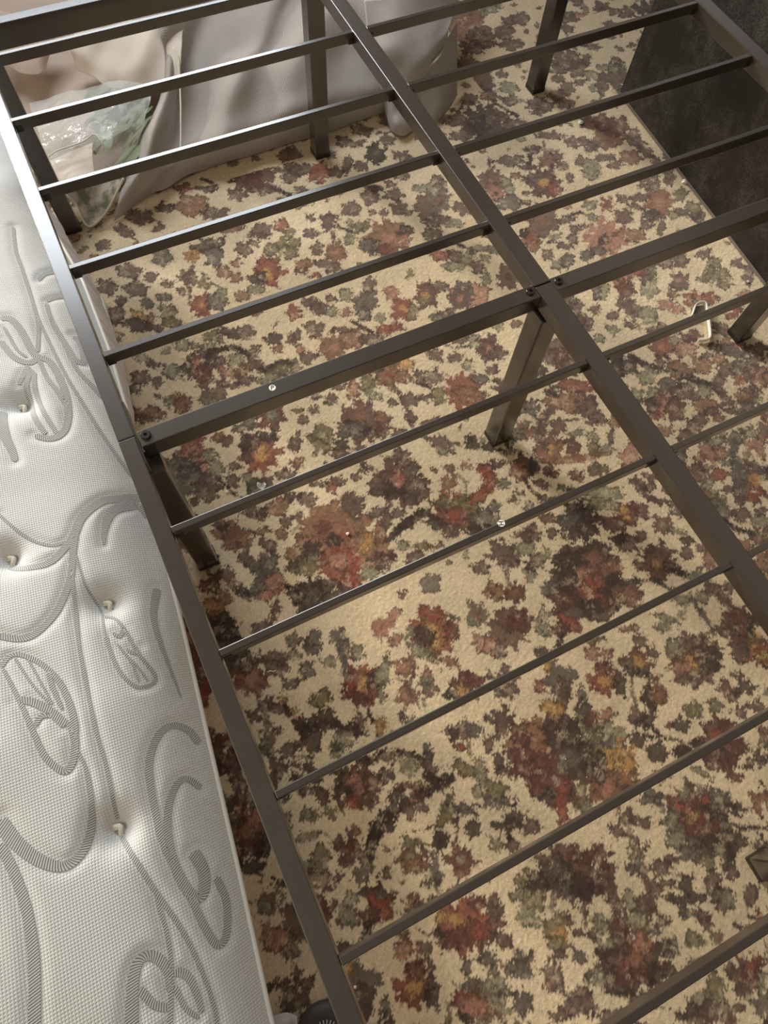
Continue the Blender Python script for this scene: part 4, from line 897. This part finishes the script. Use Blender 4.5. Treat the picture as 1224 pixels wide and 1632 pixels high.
# right-hand corner, folded over
rows = [
 [(655,165,Z0),(672,198,Z0),(684,203,Z0),(700,190,Z0),(716,172,Z0),(728,152,Z0)],
 [(652,148,.03),(670,178,.03),(686,182,.03),(702,172,.035),(717,156,.03),(728,136,.02)],
 [(650,136,.06),(668,150,.07),(686,148,.07),(702,140,.07),(718,126,.06),(728,108,.03)],
 [(646,130,.08),(666,128,.09),(686,118,.095),(702,106,.10),(717,92,.08),(728,80,.04)],
 [(640,126,.10),(662,118,.11),(684,105,.12),(698,94,.13),(712,76,.11),(728,56,.06)],
 [(650,116,.09),(668,108,.10),(686,98,.11),(700,84,.12),(714,60,.12),(728,36,.07)],
]
cloth('corner_panel', rows, wv.m, cur, 9, 0.002, 0.004, wscale=0.06, seed=52)
rows = [
 [(612,150,.10),(640,140,.10),(668,128,.10),(692,104,.11),(712,72,.11)],
 [(600,120,.13),(632,112,.13),(664,100,.14),(690,78,.15),(714,50,.15)],
 [(590,84,.16),(626,78,.17),(662,66,.17),(692,48,.17),(722,26,.15)],
 [(585,44,.19),(624,40,.19),(664,30,.19),(700,14,.18),(728,0,.15)],
 [(580,0,.22),(624,-4,.22),(668,-10,.22),(706,-20,.20),(730,-30,.16)],
]
cloth('upper_fold', rows, wv.m, cur, 9, 0.002, 0.006, wscale=0.07, seed=53)
# tongue of cloth that pokes out under the centre rail
rows = [
 [(611,160,.05),(622,156,.06),(640,156,.05),(652,166,.03)],
 [(614,176,.03),(626,172,.055),(644,176,.05),(660,188,.02)],
 [(619,196,.012),(630,196,.045),(646,200,.035),(664,202,.01)],
 [(624,209,Z0),(634,215,.012),(646,216,.010),(660,206,Z0)],
]
cloth('tongue', rows, wv.m, cur, 8, 0.002)
# lining: pale underlayer on the left
rows = [
 [(70,300,.01),(84,300,.01),(90,296,.012),(150,286,.02),(205,270,.03),(262,256,.02)],
 [(52,250,.02),(66,243,.02),(80,236,.02),(148,228,.03),(210,214,.04),(290,200,.03)],
 [(36,206,.03),(50,196,.03),(70,180,.03),(140,170,.04),(216,158,.05),(310,140,.04)],
 [(20,146,.04),(36,132,.04),(56,124,.045),(130,112,.05),(220,104,.06),(320,80,.05)],
 [(0,90,.05),(18,76,.05),(40,66,.06),(116,52,.07),(216,44,.08),(320,20,.08)],
 [(-30,26,.07),(0,10,.08),(30,0,.09),(110,-14,.10),(210,-22,.10),(320,-40,.10)],
 [(-60,-50,.10),(-20,-62,.11),(20,-74,.12),(100,-90,.13),(200,-96,.14),(310,-110,.14)],
]
mud = plain('beige_lining', rgb(196, 178, 162), 0.8, 0.2, 6, 0.10, 0.2, 90)
cloth('lining', rows, mud, cur, 8, 0.0015, 0.010, wscale=0.08, seed=54)
# cream flap turned back towards the window
rows = [
 [(119,98,.09),(124,112,.09),(150,124,.10),(170,138,.10),(210,140,.11),(250,132,.12),(284,128,.13)],
 [(114,84,.12),(132,92,.13),(158,104,.125),(186,112,.13),(220,112,.14),(256,106,.14),(288,100,.15)],
 [(112,70,.13),(140,72,.15),(170,80,.14),(200,84,.15),(230,82,.165),(262,78,.16),(290,74,.16)],
 [(120,54,.15),(150,52,.165),(180,56,.155),(210,60,.165),(238,58,.18),(266,56,.17),(290,54,.165)],
 [(130,30,.17),(160,28,.18),(190,30,.17),(220,32,.18),(246,34,.19),(270,36,.18),(292,40,.17)],
]
cloth('turned_flap', rows, lin_m, cur, 9, 0.0018, 0.006, wscale=0.05, seed=55)
# small flap at the far left
rows = [
 [(-10,100,.10),(14,106,.10),(34,116,.10),(62,118,.10),(74,108,.10)],
 [(-14,80,.12),(12,88,.12),(36,96,.12),(62,96,.12),(78,90,.11)],
 [(-20,50,.14),(8,58,.14),(36,66,.14),(66,66,.14),(84,66,.13)],
 [(-26,10,.16),(4,18,.16),(34,26,.16),(68,28,.16),(92,30,.15)],
]
cloth('side_flap', rows, mud, cur, 8, 0.0015, 0.004, seed=56)
# cream fold below the bag, running out to the hemmed tip
rows = [
 [(70,262,.10),(100,246,.11),(126,236,.12),(148,228,.13)],
 [(78,284,.09),(104,270,.11),(128,260,.12),(148,254,.13)],
 [(86,306,.07),(110,296,.10),(132,288,.11),(152,286,.11)],
]
cloth('cream_fold', rows, lin_m, cur, 9, 0.0018, 0.003, seed=57)
tip_m = NT('stained_lining')
tip_m.set(Roughness=0.75)
tn = tip_m.n('ShaderNodeTexNoise', Scale=26.0, Detail=4.0)
tip_m.l(tip_m.coord(), tn.inputs['Vector'])
tr = tip_m.n('ShaderNodeValToRGB')
tr.color_ramp.elements[0].position = 0.42
tr.color_ramp.elements[0].color = rgb(134, 138, 118)
tr.color_ramp.elements[1].position = 0.55
tr.color_ramp.elements[1].color = rgb(212, 200, 186)
tip_m.l(tn.outputs[0], tr.inputs[0])
tip_m.l(tr.outputs[0], tip_m.b.inputs['Base Color'])
rows = [
 [(104,310,.03),(122,326,.018),(130,346,.008),(142,362,Z0),(158,352,.008),(176,328,.02),(190,300,.05),(198,284,.07)],
 [(112,300,.05),(130,312,.035),(142,326,.02),(150,336,.012),(160,332,.015),(172,314,.03),(186,292,.055),(196,278,.07)],
 [(120,290,.07),(136,296,.05),(148,302,.035),(158,308,.025),(166,304,.03),(176,292,.04),(186,280,.06),(194,270,.075)],
 [(130,276,.09),(142,276,.07),(154,280,.055),(164,282,.045),(172,280,.045),(180,272,.055),(188,266,.065),(196,258,.08)],
]
_, GT = cloth('lining_tip', rows, tip_m.m, cur, 9, 0.0015)
hp = [tuple(p - np.array(cur.location) + np.array([0, 0, 0.0015])) for p in GT[0][::2]]
link('hem', tube_mesh('hem', hp, 0.0032, 8), hem_m, cur)
# seam running up the woven panel
sp = [at(px, py, z) - np.array(cur.location) for px, py, z in ((287,250,.10),(288,225,.10),(288,196,.105),(288,170,.115),(287,140,.13),(286,112,.15),(284,92,.165),(276,76,.175))]
sp = cr_grid([[p] for p in sp] , 5, 1)[:, 0] if False else resample(sp, 0.01)
link('seam', tube_mesh('seam', [tuple(p) for p in sp], 0.0022, 6), hem_m, cur)
# clear plastic bag with greenery inside
pl = NT('clear_plastic')
pl.set(Base_Color=(0.95, 0.96, 0.93, 1), Roughness=0.18, Specular_IOR_Level=0.6, Transmission_Weight=0.0, Alpha=0.34)
pn = pl.n('ShaderNodeTexNoise', Scale=34.0, Detail=3.0)
pl.l(pl.coord(), pn.inputs['Vector'])
pl.bump(pn.outputs[0], 0.7, 0.01)
bag = empty('plastic_bag', (0.1, 1.3, 0.0))
bag.location.z = 0.0
tag(bag, 'crumpled clear plastic bag with green stalks in it lying on the cream curtain lining', 'plastic bag')
rows = [
 [(84,262,.115),(112,252,.13),(146,236,.15),(170,262,.11),(204,262,.09)],
 [(70,238,.11),(108,226,.15),(150,220,.16),(180,238,.14),(214,236,.10)],
 [(62,212,.11),(102,200,.14),(146,196,.16),(190,200,.16),(228,200,.12)],
 [(54,190,.10),(96,180,.13),(142,168,.14),(196,162,.15),(240,158,.12)],
 [(46,164,.09),(90,150,.11),(136,138,.11),(196,130,.12),(250,126,.12)],
]
bg, GB = cloth('bag_film', rows, pl.m, bag, 10, 0.0, 0.008, wscale=0.035, seed=60)
green = plain('pale_green_stalk', rgb(128, 140, 98), 0.5, 0.4, 40, 0.25)
rg = random.Random(5)
for i in range(46):
    px, py = rg.uniform(135, 228), rg.uniform(160, 268)
    if px > 232 - (py - 160) * 0.3: px -= 25
    a = at(px, py, 0.075 + rg.uniform(0, 0.02))
    px2, py2 = px + rg.uniform(18, 45), py - rg.uniform(25, 60)
    b = at(min(px2, 246), py2, 0.085 + rg.uniform(0, 0.03))
    n = 10
    pts = []
    side = np.cross(b - a, (0, 0, 1)); side /= np.linalg.norm(side) + 1e-9
    wd = rg.uniform(0.005, 0.014)
    G = np.zeros((n, 3, 3))
    for k in range(n):
        t = k / (n - 1)
        c = a + (b - a) * t + side * 0.012 * math.sin(t * 3 + i) + np.array([0, 0, 0.008 * math.sin(math.pi * t)])
        ww = wd * math.sin(math.pi * (0.08 + 0.88 * t)) ** 0.7
        G[k, 0] = c - side * ww; G[k, 1] = c + np.array([0, 0, 0.002]); G[k, 2] = c + side * ww
    link('blade', grid_mesh('blade', G - np.array(bag.location)), green, bag)
rim_pts = [at(px, py, z) - np.array(bag.location) for px, py, z in ((74,252,.13),(92,240,.14),(116,232,.15),(136,224,.165),(150,214,.17),(162,226,.165),(166,240,.15))]
link('bag_edge', tube_mesh('bag_edge', [tuple(p) for p in resample(rim_pts, 0.006)], 0.0016, 6), hem_m, bag)
# ------------------------------------------------------------------ black cabinet
blk = NT('black_lacquer')
blk.set(Base_Color=rgb(30, 26, 23), Roughness=0.42, Specular_IOR_Level=0.45)
bn = blk.n('ShaderNodeTexNoise', Scale=7.0, Detail=8.0, Roughness=0.75)
blk.l(blk.coord(), bn.inputs['Vector'])
bd = blk.n('ShaderNodeTexNoise', Scale=260.0, Detail=2.0)
blk.l(blk.coord(), bd.inputs['Vector'])
br = blk.n('ShaderNodeMapRange')
br.inputs[1].default_value = 0.50; br.inputs[2].default_value = 0.80
blk.l(mth(blk, 'MULTIPLY', bn.outputs[0], mth(blk, 'ADD', bd.outputs[0], 0.55)), br.inputs[0])
bmx = blk.n('ShaderNodeMix', data_type='RGBA')
bmx.inputs[6].default_value = rgb(30, 26, 23)
bmx.inputs[7].default_value = rgb(78, 74, 70)
blk.l(br.outputs[0], bmx.inputs[0])
blk.l(bmx.outputs[2], blk.b.inputs['Base Color'])
blk.bump(bd.outputs[0], 0.15, 0.0006)
pa = at(986, 150, 0)
pb = at(1220, 458, 0)
ang = math.atan2(pa[1] - pb[1], pa[0] - pb[0]) - math.pi / 2
Lc = float(np.linalg.norm((pa - pb)[:2])) + 0.28
dirv = (pa - pb) / np.linalg.norm(pa - pb)
mid = pa - dirv * Lc / 2
nx, ny = dirv[1], -dirv[0]
cab = empty('cabinet', (mid[0] + nx * 0.22, mid[1] + ny * 0.22, 0), ang)
tag(cab, 'tall black lacquered cabinet with dusty front, standing right of the bed frame', 'cabinet')
def cb(name, x0, x1, y0, y1, z0, z1, mat, bev=0.002, parent=None):
    return link(name, box_mesh(name, x0, x1, y0, y1, z0, z1, bev), mat, parent or cab)
cb('body', -0.205, 0.22, -Lc / 2, Lc / 2, 0.0, 0.98, blk.m)
cb('top_board', -0.225, 0.225, -Lc / 2 - 0.012, Lc / 2 + 0.012, 0.981, 1.005, blk.m, 0.003)
cb('front_panel', -0.22, -0.2055, -Lc / 2 + 0.002, Lc / 2, 0.004, 0.975, blk.m, 0.0025)
dust = plain('dusty_edge_strip', rgb(112, 104, 94), 0.8, 0.2, 60, 0.3)
st = cb('base_strip', -0.2225, -0.2195, -Lc / 2 + 0.002, Lc / 2, 0.002, 0.010, dust, 0.0008)
st['label'] = 'pale dusty strip along the foot of the cabinet'

# ------------------------------------------------------------------ small things on the carpet
wp_ = plain('white_plastic', rgb(236, 232, 222), 0.4, 0.5)
def strip_path(name, pts, z0, h, t, mat, parent):
    """upright band following a path on the carpet"""
    bm = bmesh.new()
    prev = None
    n = len(pts)
    for i, p in enumerate(pts):
        a = np.array(pts[max(i - 1, 0)]); b = np.array(pts[min(i + 1, n - 1)])
        d = (b - a)[:2]; d /= np.linalg.norm(d) + 1e-9
        nn = np.array([-d[1], d[0]]) * t / 2
        q = [bm.verts.new((p[0] + s * nn[0], p[1] + s * nn[1], z)) for s, z in ((-1, z0), (1, z0), (1, z0 + h), (-1, z0 + h))]
        if prev:
            for k in range(4): bm.faces.new((prev[k], prev[(k + 1) % 4], q[(k + 1) % 4], q[k]))
        else: bm.faces.new(q[::-1])
        prev = q
    bm.faces.new(prev)
    bmesh.ops.recalc_face_normals(bm, faces=bm.faces[:])
    me_ = bpy.data.meshes.new(name)
    bm.to_mesh(me_)
    bm.free()
    return link(name, me_, mat, parent)
clip = empty('plastic_clip', tuple(at(1116, 515, 0)))
tag(clip, 'white-edged plastic clip lying on the carpet near the middle right leg', 'clip')
cp = [at(px, py, 0.002) - np.array(clip.location) for px, py in ((1101,505),(1104,496),(1107,488),(1112,485),(1119,484),(1123,487),(1125,497),(1128,515),(1130,534),(1129,541),(1124,544),(1117,545),(1111,545))]
strip_path('rim', resample(cp, 0.008), 0.001, 0.012, 0.0022, wp_, clip)
sm = plain('smoky_plastic', rgb(120, 112, 98), 0.25, 0.5)
q = [at(px, py, 0.003) - np.array(clip.location) for px, py in ((1104,502),(1109,489),(1120,487),(1123,503))]
bm = bmesh.new()
lo = [bm.verts.new((p[0], p[1], 0.003)) for p in q]
hi = [bm.verts.new((p[0], p[1], 0.005)) for p in q]
bm.faces.new(lo[::-1]); bm.faces.new(hi)
for k in range(4): bm.faces.new((lo[k], lo[(k + 1) % 4], hi[(k + 1) % 4], hi[k]))
bmesh.ops.recalc_face_normals(bm, faces=bm.faces[:])
me_ = bpy.data.meshes.new('web'); bm.to_mesh(me_); bm.free()
link('web', me_, sm, clip)
def crumb(px, py, r, label, name='crumb', cat='crumb', mat=None, seed=0, flat=0.6, stretch=1.0):
    rc = random.Random(seed)
    bm = bmesh.new()
    bmesh.ops.create_icosphere(bm, subdivisions=2, radius=r)
    a = rc.uniform(0, 3)
    for v in bm.verts:
        v.co *= 1 + rc.uniform(-0.22, 0.22)
        v.co.x *= stretch
        v.co.z = max(v.co.z * flat, -r * flat * 0.5)
    bmesh.ops.rotate(bm, verts=bm.verts, matrix=Matrix.Rotation(a, 3, 'Z'))
    me_ = bpy.data.meshes.new(name); bm.to_mesh(me_); bm.free()
    p = at(px, py, 0)
    o = link(name, me_, mat or wp_, None, (p[0], p[1], r * flat * 0.45))
    tag(o, label, cat)
    return o
crumb(925, 196, 0.0085, 'white chip of debris on the shaded carpet below the third slat on the right', seed=1)
crumb(1094, 290, 0.009, 'white elongated chip lying against the foot of the black cabinet', seed=2, stretch=1.7)
crumb(362, 784, 0.004, 'tiny cream crumb on the carpet left of the torn clear scrap', seed=3)
crumb(554, 851, 0.004, 'tiny white crumb on the big rust-red flower of the carpet', seed=4)
crumb(1192, 449, 0.004, 'tiny pale crumb by the near end of the cabinet foot', seed=5)
crumb(1029, 292, 0.0025, 'tiny glinting speck on the carpet in front of the cabinet', seed=6)
glint = plain('glinting_speck', rgb(250, 246, 232), 0.2, 0.8)
crumb(566, 1573, 0.0028, 'glinting speck on the carpet under the nearest visible slat joint', name='speck', cat='speck', seed=7, mat=glint)
crumb(353, 1524, 0.003, 'white speck beside the lower edge of the mattress', name='speck', cat='speck', seed=8, mat=glint)
thr = link('thread', tube_mesh('thread', [tuple(at(px, py, 0.004) - at(433, 1070, 0)) for px, py in ((426,1071),(431,1069),(436,1070),(440,1068))], 0.0009, 6), glint, None, tuple(at(433, 1070, 0)))
tag(thr, 'short white thread lying on the dark leaves of the carpet near the side rail', 'thread')
hk = link('wire_hook', tube_mesh('wire_hook', [tuple(at(px, py, z) - at(985, 143, 0)) for px, py, z in ((973,144,.004),(980,139,.006),(988,134,.008),(993,135,.01),(997,139,.012),(998,143,.010),(994,144,.008))], 0.0012, 7), plain('silver_wire', rgb(190, 184, 172), 0.3, 0.6, metallic=0.6), None, tuple(at(985, 143, 0)))
tag(hk, 'bent silver wire on the carpet at the far corner of the black cabinet', 'wire')
# glinting specks, far too many to count
bm = bmesh.new()
rq = random.Random(99)
for k in range(170):
    x = rq.uniform(-0.15, 1.6); y = rq.uniform(-1.05, 0.9)
    r = rq.choice((0.0006, 0.0007, 0.0009, 0.0012))
    v = [bm.verts.new((x + dx * r, y + dy * r, 0.0025 + dz * r)) for dx, dy, dz in ((1,0,0),(0,1,0),(-1,0,0),(0,-1,0),(0,0,1.3),(0,0,-1.3))]
    for a, b in ((0,1),(1,2),(2,3),(3,0)):
        bm.faces.new((v[a], v[b], v[4])); bm.faces.new((v[b], v[a], v[5]))
me_ = bpy.data.meshes.new('glitter'); bm.to_mesh(me_); bm.free()
tag(link('glitter', me_, glint), 'tiny glinting specks scattered in the pile of the flowered carpet', 'glitter', kind='stuff')
# torn scrap of clear film
scr = [at(px, py, z) for px, py, z in ((410,768,.003),(417,770,.008),(421,768,.004),(409,774,.006),(416,776,.003),(424,773,.009),(413,779,.003),(420,781,.007),(422,779,.003))]
G = np.array(scr).reshape(3, 3, 3)
o = link('film_scrap', grid_mesh('film_scrap', cr_grid(G - at(416, 774, 0), 4, 4)[::-1]), None, None, tuple(at(416, 774, 0)))
fs = NT('film'); fs.set(Base_Color=(0.9, 0.9, 0.86, 1), Roughness=0.15, Alpha=0.45)
o.data.materials.append(fs.m)
tag(o, 'torn scrap of clear film on the carpet above the fifth slat', 'scrap')
# dark dial at the bottom edge and the crumpled film beside it
dc = at(521, 1652, 0)
dl = empty('dial', (dc[0], dc[1], 0))
tag(dl, 'dark grey round dial with white tick marks beside the near side rail', 'dial')
dg = plain('dark_grey_rubber', rgb(72, 66, 62), 0.5, 0.4, bump=0.2)
px_m = float(np.linalg.norm(at(521, 1652, 0) - at(522, 1652, 0)))
Rd = 50 * px_m
bm = bmesh.new()
prof = [(Rd, 0), (Rd, 0.006), (Rd * 0.96, 0.012), (Rd * 0.80, 0.017), (Rd * 0.60, 0.020), (Rd * 0.5, 0.0205)]
rings = [[bm.verts.new((r * math.cos(2 * math.pi * k / 48), r * math.sin(2 * math.pi * k / 48), z)) for k in range(48)] for r, z in prof]
for i in range(len(rings) - 1):
    for k in range(48):
        f = bm.faces.new((rings[i][k], rings[i][(k + 1) % 48], rings[i + 1][(k + 1) % 48], rings[i + 1][k])); f.smooth = True
bm.faces.new(rings[-1]); bm.faces.new(rings[0][::-1])
me_ = bpy.data.meshes.new('housing'); bm.to_mesh(me_); bm.free()
link('housing', me_, dg, dl)
link('knob', disc_mesh('knob', Rd * 0.40, 0.008, 40, 0.002), M['plastic'], dl, (0, 0, 0.0205))
tk = box_mesh('tick_mark', -0.0008, 0.0008, -0.0035, 0.0035, 0, 0.0006)
tk.materials.append(wp_)
for k in range(28):
    a = 2 * math.pi * k / 28
    o = bpy.data.objects.new('tick_mark', tk)
    COL.objects.link(o)
    o.parent = dl
    o.location = (Rd * 0.47 * math.cos(a), Rd * 0.47 * math.sin(a), 0.0205)
    o.rotation_euler = (0, 0, a - math.pi / 2)
rows = [[(424,1622,.004),(440,1616,.01),(458,1612,.012),(474,1618,.006)], [(422,1636,.006),(438,1630,.022),(456,1626,.026),(474,1632,.010)], [(420,1652,.006),(438,1648,.026),(456,1644,.022),(476,1650,.010)], [(420,1672,.004),(438,1668,.012),(456,1664,.010),(478,1668,.004)]]
pb_ = at(448, 1640, 0)
G = cr_grid([[at(*p) - pb_ for p in r] for r in rows], 7, 7)
G[:, :, 2] += 0.007 * (vnoise(G[:, :, 0], G[:, :, 1], 0.012, 71))
wf = plain('white_film', rgb(214, 212, 210), 0.35, 0.5)
o = link('crumpled_film', grid_mesh('crumpled_film', G[::-1]), wf, None, (pb_[0], pb_[1], 0))
tag(o, 'crumpled piece of whitish film between the mattress and the dark dial', 'plastic film')

# ------------------------------------------------------------------ the room around
YW = 2.36
def wall(name, x0, x1, y0, y1, z0, z1, mat='wall'):
    o = box(name, x0, x1, y0, y1, z0, z1, M[mat])
    tag(o, kind='structure')
    return o
wall('wall_far', -2.1, -1.85, YW, YW + 0.12, 0, 2.7)
wall('wall_far', 1.15, 2.5, YW, YW + 0.12, 0, 2.7)
wall('wall_far', -1.85, 1.15, YW, YW + 0.12, 0, 0.59)
wall('wall_far', -1.85, 1.15, YW, YW + 0.12, 2.41, 2.7)
wall('wall_left', -2.1, -1.98, -1.9, YW, 0, 2.7)
wall('wall_right', 2.35, 2.47, -1.9, YW, 0, 2.7)
for nm, a in (('baseboard_far', (-1.98, 2.35, YW - 0.015, YW, 0, 0.1)), ('baseboard_left', (-1.98, -1.965, -1.9, YW - 0.015, 0, 0.1)), ('baseboard_right', (2.335, 2.35, -1.9, YW - 0.015, 0, 0.1))):
    wall(nm, *a, 'white_paint')
wr_ = empty('window_1', (0, YW, 0.59))
tag(wr_, kind='structure')
for nm, x0, x1, z0, z1 in (('window_frame', -1.85, 1.15, 0, 0.05), ('window_frame', -1.85, 1.15, 1.77, 1.82), ('window_frame', -1.85, -1.80, 0.05, 1.77), ('window_frame', 1.10, 1.15, 0.05, 1.77), ('mullion', -0.37, -0.325, 0.05, 1.77)):
    link(nm, box_mesh(nm, x0, x1, 0.03, 0.08, z0, z1, 0.003), M['white_paint'], wr_)
gl = NT('window_glass'); gl.set(Base_Color=(0.9, 0.95, 1, 1), Roughness=0.02, Alpha=0.08)
for x0, x1 in ((-1.80, -0.37), (-0.325, 1.10)):
    link('pane', box_mesh('pane', x0, x1, 0.052, 0.058, 0.05, 1.77), gl.m, wr_)
